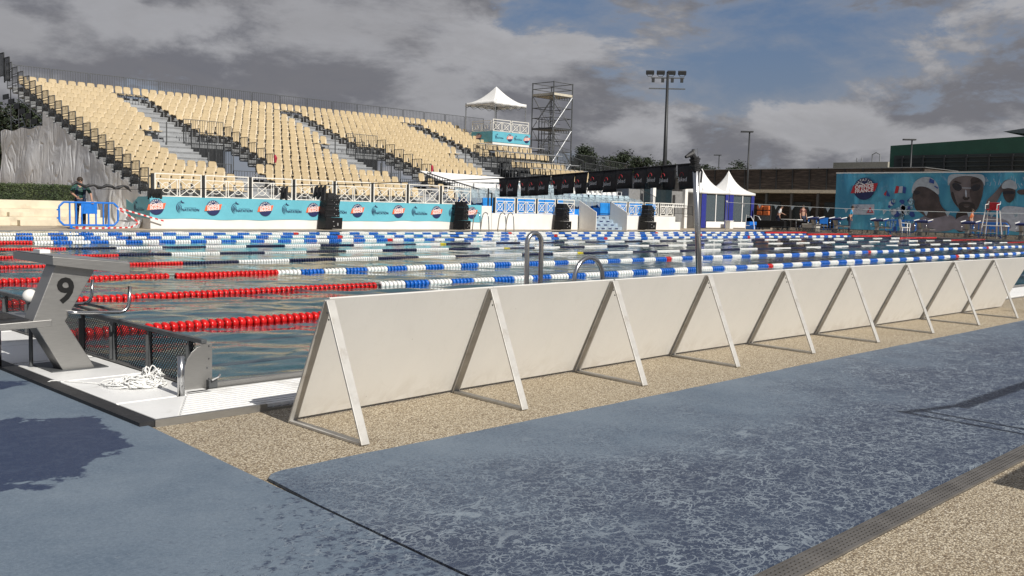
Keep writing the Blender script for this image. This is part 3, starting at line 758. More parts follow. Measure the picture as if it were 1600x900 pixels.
# ------------------------------------------------------------------ people
def skin_mesh(verts, edges, rad, mat, name, parent, sub=1, root=0):
    me = bpy.data.meshes.new(name); me.from_pydata(verts, edges, [])
    o = bpy.data.objects.new(name, me); COL.objects.link(o)
    md = o.modifiers.new('s','SKIN'); md.use_smooth_shade = True
    sv = me.skin_vertices[0].data
    for i, r in enumerate(rad): sv[i].radius = (r, r) if not isinstance(r, tuple) else r
    sv[root].use_root = True
    o.modifiers.new('ss','SUBSURF').levels = sub
    dg = bpy.context.evaluated_depsgraph_get(); dg.update()
    m2 = bpy.data.meshes.new_from_object(o.evaluated_get(dg)); bpy.data.objects.remove(o); bpy.data.meshes.remove(me)
    m2.materials.clear(); m2.materials.append(MATS[mat])
    for p_ in m2.polygons: p_.use_smooth = True; p_.material_index = 0
    o = bpy.data.objects.new(name, m2); COL.objects.link(o)
    if parent: o.parent = parent
    return o
def person(loc, rz, h, label, top, bottom, shoe='shoe_dark', hair='hair_brown', larm=None, rarm=None, vest=None, bend=0, glasses=False, stride=.0, group='people'):
    t = empty('person', loc, rz); t.scale = (h/1.75,)*3
    tag(t, label, 'person')
    b = bend
    P_ = {'pel':(0,0,.95),'bel':(0,-.01-b*.12,1.08),'che':(0,-b*.35,1.28),'ne':(0,-b*.5,1.46),'hd':(0,-.02-b*.62,1.60),'ht':(0,-.01-b*.64,1.70),
      'sl':(.19,-b*.42,1.41),'sr':(-.19,-b*.42,1.41),
      'hl':(.095,0,.90),'hr':(-.095,0,.90),'kl':(.11,-.03-stride,.50),'kr':(-.11,-.03+stride,.50),'al':(.12,.02-stride*1.6,.09),'ar':(-.12,.02+stride*1.6,.09),
      'tl':(.13,-.15-stride*1.6,.04),'tr':(-.13,-.15+stride*1.6,.04)}
    la = larm or [(.24,-.02,1.14),(.25,-.10,.90)]; ra = rarm or [(-.24,-.02,1.14),(-.25,-.10,.90)]
    P_['el'],P_['wl'] = la; P_['er'],P_['wr'] = ra
    def hand(w, e):
        w = V(w); d = (w-V(e)).normalized(); return w+d*.08
    P_['fl'] = tuple(hand(P_['wl'],P_['el'])); P_['fr'] = tuple(hand(P_['wr'],P_['er']))
    E_ = [('pel','bel'),('bel','che'),('che','ne'),('ne','hd'),('hd','ht'),('che','sl'),('che','sr'),('sl','el'),('el','wl'),('wl','fl'),('sr','er'),('er','wr'),('wr','fr'),
      ('pel','hl'),('pel','hr'),('hl','kl'),('kl','al'),('al','tl'),('hr','kr'),('kr','ar'),('ar','tr')]
    Rr = dict(pel=.125,bel=.125,che=.145,ne=.055,hd=.088,ht=.07,sl=.062,sr=.062,el=.042,er=.042,wl=.03,wr=.03,fl=.026,fr=.026,hl=.085,hr=.085,kl=.055,kr=.055,al=.038,ar=.038,tl=.03,tr=.03)
    def part(keys, mat, name, grow, par=t, cut=None):
        ks = list(keys); idx = {k:i for i,k in enumerate(ks)}
        vs = [P_[k] for k in ks]
        es = [(idx[a],idx[b_]) for a,b_ in E_ if a in idx and b_ in idx]
        return skin_mesh(vs, es, [Rr[k]+grow for k in ks], mat, name, par)
    body = part(P_.keys(), 'skin','body',0)
    # fingers
    m_ = MB()
    for f_, e_ in (('fl','wl'),('fr','wr')):
        a = V(P_[f_]); d = (a-V(P_[e_])).normalized(); s_ = d.cross(V((0,1,0))).normalized()
        for q in range(4): m_.tube([a+s_*(q-1.5)*.017, a+s_*(q-1.5)*.019+d*(.045-.004*abs(q-1.3)), a+s_*(q-1.5)*.018+d*.07+V((0,-.015,0))], .008, 5)
        m_.tube([a-d*.03+s_*.03, a+s_*.055, a+s_*.05+d*.03], .009, 5)
    # face: nose, ears
    hd = V(P_['hd'])
    m_.ball(hd+V((0,-.098,-.005)), .016, 6, 5, (.8,1,1.3)); m_.ball(hd+V((.088,0,0)), .022, 6, 5, (.4,.8,1.2)); m_.ball(hd+V((-.088,0,0)), .022, 6, 5, (.4,.8,1.2))
    nv = len(body.data.vertices); me = body.data
    bm_v = [tuple(v.co) for v in me.vertices]+m_.v; bm_f = [tuple(p_.vertices) for p_ in me.polygons]+[tuple(i+nv for i in f) for f in m_.f]
    me2 = bpy.data.meshes.new('body'); me2.from_pydata(bm_v,[],bm_f); me2.materials.append(MATS['skin'])
    for p_ in me2.polygons: p_.use_smooth = True
    body.data = me2
    m_ = MB(); m_.box(-.045,-.02,-.104,-.098,1.605-1.6,1.615-1.6); m_.box(.02,.045,-.104,-.098,.005,.015); m_.box(-.02,.02,-.104,-.098,-.05,-.043)
    m_.v = [tuple(V(a)+hd) for a in m_.v]; m_.build('face_feature','shoe_dark' if not glasses else 'hair_brown',t)
    part(['pel','hl','hr','kl','kr','al','ar'], bottom, 'trousers', .018)
    part(['bel','che','sl','sr','el','er'] if not vest else ['pel','bel','che','sl','sr','el','er'], top, 'shirt', .014)
    if vest:
        for s_ in (1,-1):
            m_ = MB(); ring_=[]
            for z,wd,dp in ((.93,.155,.15),(1.08,.165,.155),(1.28,.185,.165),(1.40,.15,.13)):
                ring_.append([V((s_*wd*math.cos(a)*.98, -dp*math.sin(a)*1.0, z)) for a in [k/7*PI*1.0-.0 if False else -PI/2*.85+k/7*(PI/2*.85+PI/2*.70) for k in range(8)]])
            vs = [q for r_ in ring_ for q in r_]; fs = [(i*8+k,i*8+k+1,(i+1)*8+k+1,(i+1)*8+k) for i in range(3) for k in range(7)]
            m_.add(vs,fs); v_ = m_.build('vest',vest,t,smooth=True); v_.modifiers.new('th','SOLIDIFY').thickness=.012
    m_ = MB(); m_.ball(hd+V((0,.018,.035)), .104, 12, 8, (.95,1.0,.95)); m_.build('hair',hair,t,smooth=True)
    for s_ in ('l','r'):
        a = V(P_['a'+s_]); m_ = MB(); m_.ball(a+V((0,-.07,-.045)), .06, 10, 6, (.75,2.1,.75)); m_.build('shoe',shoe,t,smooth=True)
    return t
person((9.95,27.55,0), -.25, 1.72, 'person in striped green polo and dark vest, one hand on the blue barrier', 'shirt_striped','denim','shoe_red',
   larm=[(.33,-.04,1.16),(.34,-.22,.95)], rarm=[(-.28,-.06,1.20),(-.16,-.22,1.08)], vest='vest_navy', glasses=True)
m_ = MB()
pts=[]
for k in range(15):
    u=k/14; x=9.55+1.95*u; pts.append((x-9.9,.0+.03*math.sin(k*2),-.0+.05*math.sin(k*1.7)-(.10 if k==14 else 0)+(.06*math.exp(-((u-.1)/.1)**2))))
sh = MB().tube(pts, [.03+.035*abs(math.sin(k*1.3)) for k in range(14)]+[.008], 6).build('flag_bundle','black_rubber'); sh.location=(9.9,27.15,1.40)
tag(sh,'rolled black flags draped across the shoulders of the person at the blue barrier','flags')
person((56,27.9,0), .6, 1.68, 'person in a white shirt standing near the orange bags beyond the pool','shirt_white','denim', bend=.35, larm=[(.24,-.2,1.2),(.2,-.42,1.1)])
person((56,26.1,0), -.4, 1.72, 'person in a maroon shirt standing behind the white folding table','shirt_maroon','denim', stride=.1)
person((56,22.85,0), .3, 1.72, 'person in a bright blue shirt by the left edge of the large poster','shirt_blue','denim', bend=.25)
person((55.2,15.2,0), .1, 1.66, 'person in an orange top standing in front of the dark middle of the poster','shirt_orange','denim', bend=.1)

# ------------------------------------------------------------------ plastic barriers
def blue_barrier():
    t = empty('plastic_barrier'); w, h = 1.9, .74; z0=.12
    m_ = MB(); c=.14
    pts = [(-w/2+c,0,z0),(w/2-c,0,z0),(w/2,0,z0+c),(w/2,0,z0+h-c),(w/2-c,0,z0+h),(-w/2+c,0,z0+h),(-w/2,0,z0+h-c),(-w/2,0,z0+c)]
    for i in range(8): m_.bar(pts[i], pts[(i+1)%8], .055, .06)
    m_.build('frame','plastic_blue',t, bevel=.01)
    for x in (-.62,-.42,.46,.64): MB().box(x-.022,x+.022,-.02,.02,z0,z0+h).build('bar','plastic_blue',t)
    for x in (-.24,-.02,.22): MB().box(x-.022,x+.022,-.02,.02,z0,z0+h*.55).build('bar','plastic_blue',t)
    MB().box(-.26,.26,-.018,.018,z0+h*.5,z0+h).build('sign_plate','plastic_blue',t, bevel=.01)
    for x in (-.58,.60):
        m_ = MB(); m_.box(x-.04,x+.04,-.03,.03,.02,z0+.03); m_.box(x-.05,x+.05,-.22,.22,0,.03); m_.build('foot','plastic_blue',t, bevel=.008)
    for z in (.2,.47): MB().box(-w/2-.07,-w/2-.02,-.02,.02,z0+z,z0+z+.05).build('hook','plastic_blue',t)
    tag(t, cat='barrier'); return t
bb = place(blue_barrier(), (10.1,27.2,0), 0, 'blue plastic crowd barrier in front of the cream steps and the standing person', 'blue plastic crowd barriers')
for loc, rz, lab in (((57,20.0,0), PI/2, 'blue plastic crowd barrier in front of the printed crowd on the poster'),((55.5,14.2,0), PI/2,'blue plastic crowd barrier beside the tall guard chair'),((56,24.6,0),PI/2+.3,'blue plastic crowd barrier behind the white folding table')):
    place(copy_tree(bb), loc, rz, lab, 'blue plastic crowd barriers')
tp = MB()
def tape(pts):
    for a,b_ in zip(pts,pts[1:]): tp.bar(a,b_,.012,.05)
tape([(11.0,27.2,.72),(11.6,27.15,.55),(12.6,27.1,.28)]); tape([(11.0,27.2,.70),(11.35,27.0,.45),(11.65,26.9,.22),(11.3,26.8,.06),(10.3,26.7,.04),(9.5,26.8,.03)])
tag(tp.build('barrier_tape','tape_stripe'), 'red and white tape trailing from the blue barrier to the plinth corner', 'tape')

# ------------------------------------------------------------------ logos and banners
def roundel(mb, c, ux, uy, r, idx):        # idx = (navy, orange, white)
    c = V(c); ux = V(ux); uy = V(uy); n = ux.cross(uy)*.004
    mb.mi = idx[0]; mb.poly([c+n+ux*r*math.cos(2*PI*k/28)+uy*r*math.sin(2*PI*k/28) for k in range(28)])
    mb.mi = idx[2]
    for s_, word in enumerate(('NATATION','VILLE')):
        for i, ch in enumerate(word):
            a = (PI/2 - (i-(len(word)-1)/2)*.30) if s_ == 0 else (-PI/2 + (i-(len(word)-1)/2)*.30)
            rad = ux*math.cos(a)+uy*math.sin(a); tn = ux*math.sin(a)-uy*math.cos(a)
            if s_: tn = -tn; 
            if s_ == 0: mb.text(ch, c+n*1.6+rad*r*.80, tn, rad, r*.30, .02)
    for q in (-1,1):
        mb.poly([c+n*1.6+ux*q*r*a_+uy*r*b_ for a_,b_ in ((0,.40),(.30,.56),(.52,.50),(.28,.47),(0,.30))][::q])
    mb.mi = idx[1]; mb.poly([c+n*2+ux*a*r+uy*b_*r for a,b_ in ((-1.25,-.42),(1.02,-.20),(1.25,.52),(-1.02,.30))])
    mb.mi = idx[2]
    u2 = (ux+uy*.10); 
    mb.text('OPENDE', c+n*3+uy*.20*r, u2, uy, r*.46, .03, .98); mb.text('FRANCE', c+n*3-uy*.17*r, u2, uy, r*.46, .03, 1.0)
def natation(mb, c, ux, uy, r, idx):
    c = V(c); ux = V(ux); uy = V(uy); n = ux.cross(uy)*.004; mb.mi = idx
    for q in range(4):
        R1 = r*(1.0-.22*q); pts = []; a0, a1 = .55*PI+.06*q, 1.42*PI-.04*q
        for k in range(10):
            a = a0+(a1-a0)*k/9; pts.append((R1*math.cos(a), R1*math.sin(a)))
        for k in range(9, -1, -1):
            a = a0+(a1-a0)*k/9; w_ = .13*math.sin(PI*k/9)+.01; pts.append(((R1-r*w_)*math.cos(a), (R1-r*w_)*math.sin(a)))
        mb.poly([c+n+ux*(a+r*.05*q)+uy*(b_+.0) for a,b_ in pts])
    mb.poly([c+n+ux*a*r+uy*b_*r for a,b_ in ((-.1,1.25),(.05,.95),(.55,.75),(.15,.7),(-.25,.92))])
    mb.text('NATATION', c+n+ux*r*1.55-uy*r*.42, ux, uy, r*.62, .018); 
    mb.poly([c+n+ux*r*.45-uy*r*.02, c+n+ux*r*2.6-uy*r*.02, c+n+ux*r*2.6+uy*r*.01, c+n+ux*r*.45+uy*r*.01])

# plinth along the far deck, left part with the teal banner
t = empty('plinth', (12.22,27.3,0)); tag(t, 'long white fabric plinth under the teal banner in front of the grandstand','plinth')
g = MB(); g.box(12.22,28.6,27.30,28.5,0,1.09); g.build('body','plinth_white',t,world=True)
t2 = empty('plinth', (28.6,27.3,0)); tag(t2, 'lower white plinth under the blue seats, left of the white steps','plinth')
MB().box(28.62,34.75,27.3,28.2,0,.76).build('body','plinth_white',t2,world=True)
t3 = empty('plinth', (37.4,27.3,0)); tag(t3, 'lower white plinth right of the white steps, before the pagoda tents','plinth')
g = MB(); g.box(37.45,43.3,27.3,28.2,0,.76); g.box(43.3,43.9,27.35,28.2,0,.45); g.build('body','plinth_white',t3,world=True)
bn = empty('banner', (12.2,27.28,0)); tag(bn, 'long teal banner with round red and navy emblems along the grandstand plinth','banner')
m_ = MB(); nx = 120; vs=[]; fs=[]
for i in range(nx+1):
    x = 12.2+15.75*i/nx; b0 = .345+.018*math.sin(x*1.1)+.012*math.sin(x*3.3)
    for zz in (b0,.72,1.12+.004*math.sin(x*2)): vs.append((x,27.285-.006*math.sin(x*5+zz*4),zz))
for i in range(nx):
    for j in range(2): fs.append((i*3+j,(i+1)*3+j,(i+1)*3+j+1,i*3+j+1))
m_.add(vs,fs); m_.add([(12.2,27.285,.35),(12.2,29.2,.42),(12.2,29.2,1.0),(12.2,28.7,.85),(12.2,28.2,1.1),(12.2,27.285,1.12)],[(0,1,2,3,4,5)][::1])
cl = m_.build('cloth','banner_teal',bn,world=True); cl.modifiers.new('th','SOLIDIFY').thickness=.006
for k in range(8):
    x = 12.42+2.13*k
    m_ = MB(); roundel(m_, (x,27.268,.76), (1,0,0),(0,0,1), .275, (0,1,2)); m_.build('emblem',['navy_print','orange_print','white_print'],bn,world=True)
    if k < 7: m_ = MB(); natation(m_, (x+.93,27.268,.76), (1,0,0),(0,0,1), .21, 0); m_.build('emblem','navy_print',bn,world=True)
m_ = MB(); natation(m_, (12.188,28.35,.72),(0,-1,0),(0,0,1),.2,0); m_.build('emblem','navy_print',bn,world=True)

# ------------------------------------------------------------------ white fences
def fence_panel(w, h):
    """X-and-ring fence panel mesh, origin at its lower left"""
    m_ = MB(); r=.016
    m_.box(0,w,-r,r,h-.035,h); m_.box(0,w,-r,r,h*.74,h*.74+.03); m_.box(0,w,-r,r,.02,.05)
    for x in (0,w-.045): m_.box(x,x+.045,-r,r,0,h-.035)
    m_.box(w/2-.06,w/2-.03,-r,r,.05,h*.74); m_.box(w/2+.03,w/2+.06,-r,r,.05,h*.74)
    for x0,x1 in ((.045,w/2-.06),(w/2+.06,w-.045)):
        z0,z1=.05,h*.74; m_.bar((x0,0,z0),(x1,0,z1),.02,.028,up=(0,1,0)); m_.bar((x0,.004,z1),(x1,.004,z0),.02,.028,up=(0,1,0))
        cx,cz=(x0+x1)/2,(z0+z1)/2; rr=.30*min(x1-x0,z1-z0)*1.05
        m_.tube([(cx+rr*math.cos(2*PI*k/16),-.006,cz+rr*math.sin(2*PI*k/16)) for k in range(16)], .013, 5, closed=True)
    return m_
def white_fence(x0, n, w, gap, y, z, h, label, posts=True):
    t = empty('white_fence', (x0,y,z)); tag(t, label, 'fence')
    first = fence_panel(w-gap,h).build('panel','white_fence',t)
    for i in range(n):
        if i:
            o = first.copy(); COL.objects.link(o); o.parent=t
        else: o = first
        o.location = (i*w,0,0)
        if posts: MB().box(i*w-gap*.85,i*w-gap*.15,-.02,.05,-.0,h*.98).build('post','black_metal',t)
    return t
white_fence(12.42,8,1.885,.13,27.42,1.11,.83,'white ring-pattern fence above the teal banner, in front of the grandstand')
white_fence(28.95,4,1.44,.13,27.42,.77,.74,'white ring-pattern fence in front of the blue covered seats')
white_fence(37.62,4,1.44,.13,27.42,.77,.74,'white ring-pattern fence right of the white steps')
t = empty('black_post_frame',(28.55,27.5,.77)); tag(t,'tall dark frame at the corner between banner fence and blue seats','frame')
g = MB(); g.box(0,.05,0,.05,0,1.15); g.box(.22,.27,0,.05,0,.95); g.box(0,.27,.01,.04,.9,.95); g.build('upright','black_metal',t)

# ------------------------------------------------------------------ grandstand
ROWS=19; Y0=28.5; DY=.7275; Z0=1.04; DZ=.256
def ry(i): return Y0+DY*i
def rz_(i): return Z0+DZ*i
XL, XR = 12.55, 39.0
VX = [16.7,25.4,34.15]
def row_xmax(i): return 39.0 if ry(i) > 37.2 else (36.95 if i > 4 else 27.75)
gs = empty('grandstand', (XL,Y0,0)); tag(gs, 'large scaffold grandstand with rows of beige plastic seats beyond the pool', 'grandstand')
def hole(i):       # x-intervals without floor (vomitory openings)
    return [(x+.75,x+2.65) for x in VX] if 4 <= i <= 9 else []
def spans(a,b,hs):
    out=[]; c=a
    for h0,h1 in hs:
        if h0>c: out.append((c,min(h0,b)))
        c=max(c,h1)
    if c<b: out.append((c,b))
    return out
g = MB()
for i in range(ROWS+1):
    for a,b_ in spans(XL,row_xmax(min(i,ROWS-1)),hole(i)):
        y=ry(i)-.36; z=rz_(i)
        g.box(a,b_,y,y+.30,z-.05,z); g.box(a,b_,y+.32,y+DY-.03,z-.05,z-.004)
g.build('floor','tread_metal',gs,world=True)
g = MB()
for i in range(ROWS+1):
    for a,b_ in spans(XL,row_xmax(min(i,ROWS-1)),hole(i)): g.box(a,b_,ry(i)-.352,ry(i)-.34,rz_(i)-.25,rz_(i)-.052)
g.build('riser','galv_steel',gs,world=True)
for x in VX:
    g = MB()
    for i in range(ROWS):       # aisle half-steps
        if x > row_xmax(i): continue
        a,b_ = (x+.05,x+1.6) if i>9 else ((x-1.1,x+.7) if i>=4 else (x+.15,x+1.35))
        g.box(a,b_,ry(i)+.10,ry(i)+DY-.38,rz_(i),rz_(i)+.128)
    g.build('aisle_step','tread_metal',gs,world=True)
g = MB(); g.box(XL,row_xmax(0),Y0-.5,Y0-.44,.15,Z0-.05); g.build('front_shade_panel','black_metal',gs,world=True)  # dark sheet standing in for the shade under the front seats
# seat prototype: one-piece moulded shell, back towards +y, sitter faces -y
def seat_geo():
    prof=[(-.185,.385),(-.17,.405),(-.05,.385),(.10,.375),(.145,.40),(.175,.50),(.205,.64),(.225,.76),(.228,.795)]
    wid =[.150,.165,.165,.158,.150,.168,.182,.165,.125]
    vs=[];fs=[]; th=.014
    for (y,z),w in zip(prof,wid):
        for u in (-1,-.72,.72,1): vs.append((w*u, y-(.018 if abs(u)==1 else 0)*(1 if z>.45 else 0), z+(.014 if abs(u)==1 and z<.45 else 0)))
    for i in range(len(prof)-1):
        for k in range(3): fs.append((i*4+k,i*4+k+1,(i+1)*4+k+1,(i+1)*4+k))
    n=len(vs)
    vs2=[(x,y+ (th if z>.42 else 0), z-(th if z<=.42 else 0)) for x,y,z in vs]
    fs2=[tuple(reversed([i+n for i in f])) for f in fs]
    rim=[]
    m_=len(prof)
    loop=[k for k in range(4)]+[i*4+3 for i in range(1,m_)]+[(m_-1)*4+k for k in (2,1,0)]+[i*4 for i in range(m_-2,0,-1)]
    for a,b_ in zip(loop,loop[1:]+loop[:1]): rim.append((b_,a,a+n,b_+n))
    return vs+vs2, fs+fs2+rim
SV,SF = seat_geo()
sm = MB(); sm.add(SV,SF); so = sm.build('seat','seat_beige',gs); SME = so.data; bpy.data.objects.remove(so)
PW=.4275
places=[]
for i in range(ROWS):
    x = XL+.42
    while x < row_xmax(i)-.2:
        ok=True
        for v in VX:
            if i==ROWS-1: break
            if i>9: a,b_=v+.0,v+1.62
            elif i>=4: a,b_=v-1.15-(9-i)*.03,v+2.75
            else: a,b_=v+.1,v+1.4
            if a-.15<x<b_+.15: ok=False
        if ok: places.append((x+.012*R.uniform(-1,1),ry(i)+.08,rz_(i)-.012,i))
        x += PW if (round((x-XL-.42)/PW)%4!=3) else PW+.035
places.sort(key=lambda p:(V(p[:3])-CAM).length - (100 if p[3]>=1 else 0))
g = MB()
for j,(x,y,z,i) in enumerate(places):
    fl = R.random()<.0
    if j<100:
        o=bpy.data.objects.new('seat',SME); COL.objects.link(o); o.parent=gs; o.location=V((x,y,z))-V(gs.location); o.rotation_euler=(R.uniform(-.02,.02),0,R.uniform(-.02,.02))
    else:
        c=math.cos(R.uniform(-.03,.03)); dy=R.uniform(-.012,.012); dz=R.uniform(-.006,.006)
        g.add([(a+x,b_+y+dy,d+z+dz) for a,b_,d in SV],SF)
tag(g.build('seat_rows','seat_beige',gs,world=True), kind='stuff')
# seat brackets (dark beams under the rows)
g = MB()
for i in range(ROWS):
    for a,b_ in spans(XL+.3,row_xmax(i),[(v-1.15,v+2.7) for v in VX] if 4<=i<=9 else [(v+.05,v+1.55) for v in VX] if i<ROWS-1 else []):
        g.box(a,b_,ry(i)+.05,ry(i)+.10,rz_(i)+.31,rz_(i)+.345); 
        x=a+.2
        while x<b_: g.box(x,x+.04,ry(i)+.06,ry(i)+.10,rz_(i),rz_(i)+.29); x+=.86
g.build('seat_beam','galv_steel',gs,world=True)
# rear safety gates
def gate(mb,a,b_,h,gap=.115,r=.012):
    a=V(a);b_=V(b_); n=max(2,int((b_-a).length/gap)); up=V((0,0,h))
    mb.bar(a+up,b_+up,r*2.2); mb.bar(a+V((0,0,.08)),b_+V((0,0,.08)),r*2)
    mb.bar(a,a+up,r*2.4); mb.bar(b_,b_+up,r*2.4)
    for k in range(1,n): p_=a.lerp(b_,k/n); mb.bar(p_+V((0,0,.08)),p_+up,r*1.1)
zt=rz_(ROWS-1); yb_=ry(ROWS-1)+.62
k=0; x=XL+.05
while x<40.6:
    g=MB(); gate(g,(x+.04,yb_,zt+.05),(x+1.68,yb_,zt+.05),1.22); g.build('rear_gate','galv_dark',gs,world=True); x+=1.735
for v in VX:
    g=MB(); gate(g,(v+.02,ry(ROWS-1)-.38,zt-.25),(v+1.6,ry(ROWS-1)-.38,zt-.25),.62,.14); g.build('aisle_barrier','galv_dark',gs,world=True)
# side fences: stepped barred panels
for i in range(20):
    g=MB(); y=ry(i)-.42; z=rz_(i)
    for zz in (z+.70,z+.31):
        a=V((XL-.02,y+.02,zz)); b_=V((XL-.02,y+DY-.03,zz)); gate(g,a,b_,.385,.10,.013)
    gate(g,(XL-.01,y+.03,z+.0),(XL-.01,y+DY-.04,z+.0),.29,.11,.010)
    g.build('side_fence','galv_dark',gs,world=True)
g=MB()
for i in range(21): g.box(XL+.02,XL+.06,ry(i)-.42,ry(i)+DY-.42,rz_(i)-.75,rz_(i)-.52)
for i in range(20,22): 
    y=ry(i-1)+.33; gate(g,(XL,y-.35,rz_(i)),(XL,y+.33,rz_(i)),1.1,.1,.02)
g.build('side_beam','black_metal',gs,world=True)
# scaffold under the stand
g=MB()
for x in (XL+.1,XL+2.6,XL+5.1):
    for k in range(0,20,2):
        y=ry(k)-.1; g.tube([(x,y,0),(x,y,rz_(k)-.15)],.024,6)
        if k+2<20:
            y2=ry(k+2)-.1
            g.tube([(x,y,rz_(k)-.3),(x,y2,rz_(k+2)-.3)],.022,6)
            for zz in (1.2,2.6,4.0): 
                if zz<rz_(k)-.3: g.tube([(x,y,zz),(x,y2,zz)],.02,6)
            if rz_(k)>1.8: g.tube([(x,y,rz_(k)-.4),(x,y2,max(.1,rz_(k)-1.9))],.02,6)
            if rz_(k)>3: g.tube([(x,y2,rz_(k)-.2),(x,y,rz_(k)-1.7)],.02,6)
y=ry(19)+.2
for x in [XL+.1+2.5*k for k in range(11)]: g.tube([(x,y,0),(x,y,rz_(19))],.024,6)
g.build('scaffold','galv_steel',gs,world=True)
# vomitories
for k,v in enumerate(VX):
    a,b_=v+.75,v+2.65; ya,yb2=ry(4)-.36,ry(10)-.36
    za,zb=rz_(4),rz_(9)
    def G(*q):
        g=MB(); gate(g,*q); g.build('exit_railing','galv_dark',gs,world=True)
    G((a,yb2,zb+.1),(b_,yb2,zb+.1),1.12,.11)
    for i in range(4,10):
        y=ry(i)-.36
        G((a,y,rz_(i)),(a,y+DY-.03,rz_(i)),1.0,.12); G((b_,y,rz_(i)),(b_,y+DY-.03,rz_(i)),1.0,.12)
    G((a-1.9,ya,za-.1),(a-.1,ya,za-.1),.55,.12); G((a,ya,za-.9),(b_,ya,za-.9),1.1,.12)
    MB().bar((v-.2,ry(9),rz_(9)),(v-.2,ry(9),rz_(9)+1.0),.04).build('handrail_post','galv_dark',gs,world=True)
    MB().bar((a-1.0,ya+.2,za),(a-1.0,ya+.2,za+.9),.04).build('handrail_post','galv_dark',gs,world=True)
    g=MB(); g.box(a+.02,b_-.02,yb2-.1,yb2-.04,.4,zb); g.box(a-.0,a+.02,ya+.1,yb2-.1,.4,za-.1); g.box(b_-.02,b_,ya+.1,yb2-.1,.4,za-.1)
    g.box(a,b_,ya+.4,yb2-.2,za-1.3,za-1.24)
    g.box(a,b_,yb2-1.3,yb2-.15,za-.1,za+.02)
    for q in range(5): g.box(a+.1,b_-.1,ya+.5+q*.3,ya+.8+q*.3,za-1.2+q*.2,za-1.16+q*.2)
    g.build('vomitory_wall','black_metal',gs,world=True)  # walls blackened in colour to give the shade inside the opening
    if k!=2:
        o=MB().tube([(0,0,0),(.03,0,-.12),(.02,.02,-.32)],[.03,.07,.05],7).build('cloth','red_cloth'); o.location=(b_+.02,ya-.02,za+.95)
        tag(o,'small red cloth hanging on the railing of the %s stand exit from the left'%('first','second')[k],'cloth')

# silver tarpaulin over the left flank
tt=empty('tarpaulin',(12.38,28.1,0)); tag(tt,'wrinkled silver tarpaulin hung over the left flank of the grandstand','tarpaulin')
m_=MB(); N=150; K=26; top=[(28.1,.95),(42.95,4.15)]
def tz(y):
    if y>37.8: return 3.95+.05*math.sin(y*3)
    i=math.floor((y-27.9)/DY); return 1.22+ .255*max(i,0)+.03*math.sin(y*9)
vs=[];fs=[]
for i in range(N+1):
    y=27.9+15.05*i/N; z1=tz(y)
    for j in range(K+1):
        v=j/K; z=z1*v
        q_=V((y*.35+z*.55, z*.25-y*.18, 3.1)); d=.26*mnoise.noise(q_)+.05*mnoise.noise(V((y*1.3+z*1.5,z*.5-y*.5,7.7)))
        cr_=mnoise.ridged_multi_fractal(V((y*.55+z*.75,z*.22-y*.12,1.2)),1.2,2.2,2,1.0,2.2); d+=.060*max(0,cr_-.9)
        d*=(.30+.70*math.sin(PI*v))
        flare=.28*(1-v)**2 if y<31 else .1*(1-v)
        vs.append((12.36-flare+d*.75*(1 if y>28.4 else .2),y,z))
for i in range(N):
    for j in range(K): fs.append((i*(K+1)+j,i*(K+1)+j+1,(i+1)*(K+1)+j+1,(i+1)*(K+1)+j))
m_.add(vs,fs); m_.build('sheet','silver_tarp',tt,world=True,smooth=True)

# ------------------------------------------------------------------ press tiers right of the main stand
ps=empty('press_stand',(37,32,0)); tag(ps,'smaller seating tiers with long table rails at the right end of the grandstand','stand')
RY=[32.1,33.6,35.0,36.5]; RZ=[3.28,3.69,4.29,4.78]
pl=[]
for k in range(4):
    x0=36.95; x1=41.7+.0*k
    g=MB(); g.box(x0-.6,x1+.3,RY[k]-.02,RY[k]+.28,RZ[k]-.035,RZ[k]); g.build('table_rail','tread_metal',ps,world=True)
    g=MB(); g.box(x0,x1,RY[k]+.1,RY[k]+1.45,RZ[k]-.62-.06,RZ[k]-.62); g.box(x0,x1,RY[k]+.1,RY[k]+.14,RZ[k]-1.1,RZ[k]-.62)
    for q in range(6): g.box(x0+q*.95,x0+q*.95+.04,RY[k]+.1,RY[k]+.14,RZ[k]-1.0,RZ[k]-.035)
    g.build('tier','galv_dark',ps,world=True)
    x=x0+.2
    while x<x1-.1:
        pl.append((x,RY[k]+.62,RZ[k]-.72+.0)); x+=.43
    if k==0:
        x=x0+.3
        while x<x1: pl.append((x,31.6,2.45)); x+=.43
        x=x0+.6
        while x<x1: pl.append((x,30.9,2.2)); x+=.43
for p_ in pl[:100]:
    o=bpy.data.objects.new('seat',SME); COL.objects.link(o); o.parent=ps; o.location=V(p_)-V(ps.location); o.rotation_euler=(0,0,R.uniform(-.04,.04))
g=MB(); x=41.8
gate(g,(41.8,36.6,4.3),(44.2,36.2,3.9),.9,.1); gate(g,(44.2,36.2,3.7),(46.4,36.0,3.6),.9,.1); gate(g,(46.4,36.0,3.5),(49.5,35.8,3.3),.9,.12)
gate(g,(41.8,35,3.6),(44,35,3.2),.9,.1); gate(g,(44.2,35,3.1),(47.5,35,2.9),.9,.1)
for q in range(6): g.tube([(41.9+q*1.5,36,0),(41.9+q*1.5,36,4.2-.15*q)],.03,6)
g.build('end_railing','galv_dark',ps,world=True)
g=MB()
for k in range(4): g.box(37.0,41.6,RY[k]+.15,RY[k]+.2,.2,RZ[k]-.7)
g.build('under_panel','black_metal',ps,world=True)

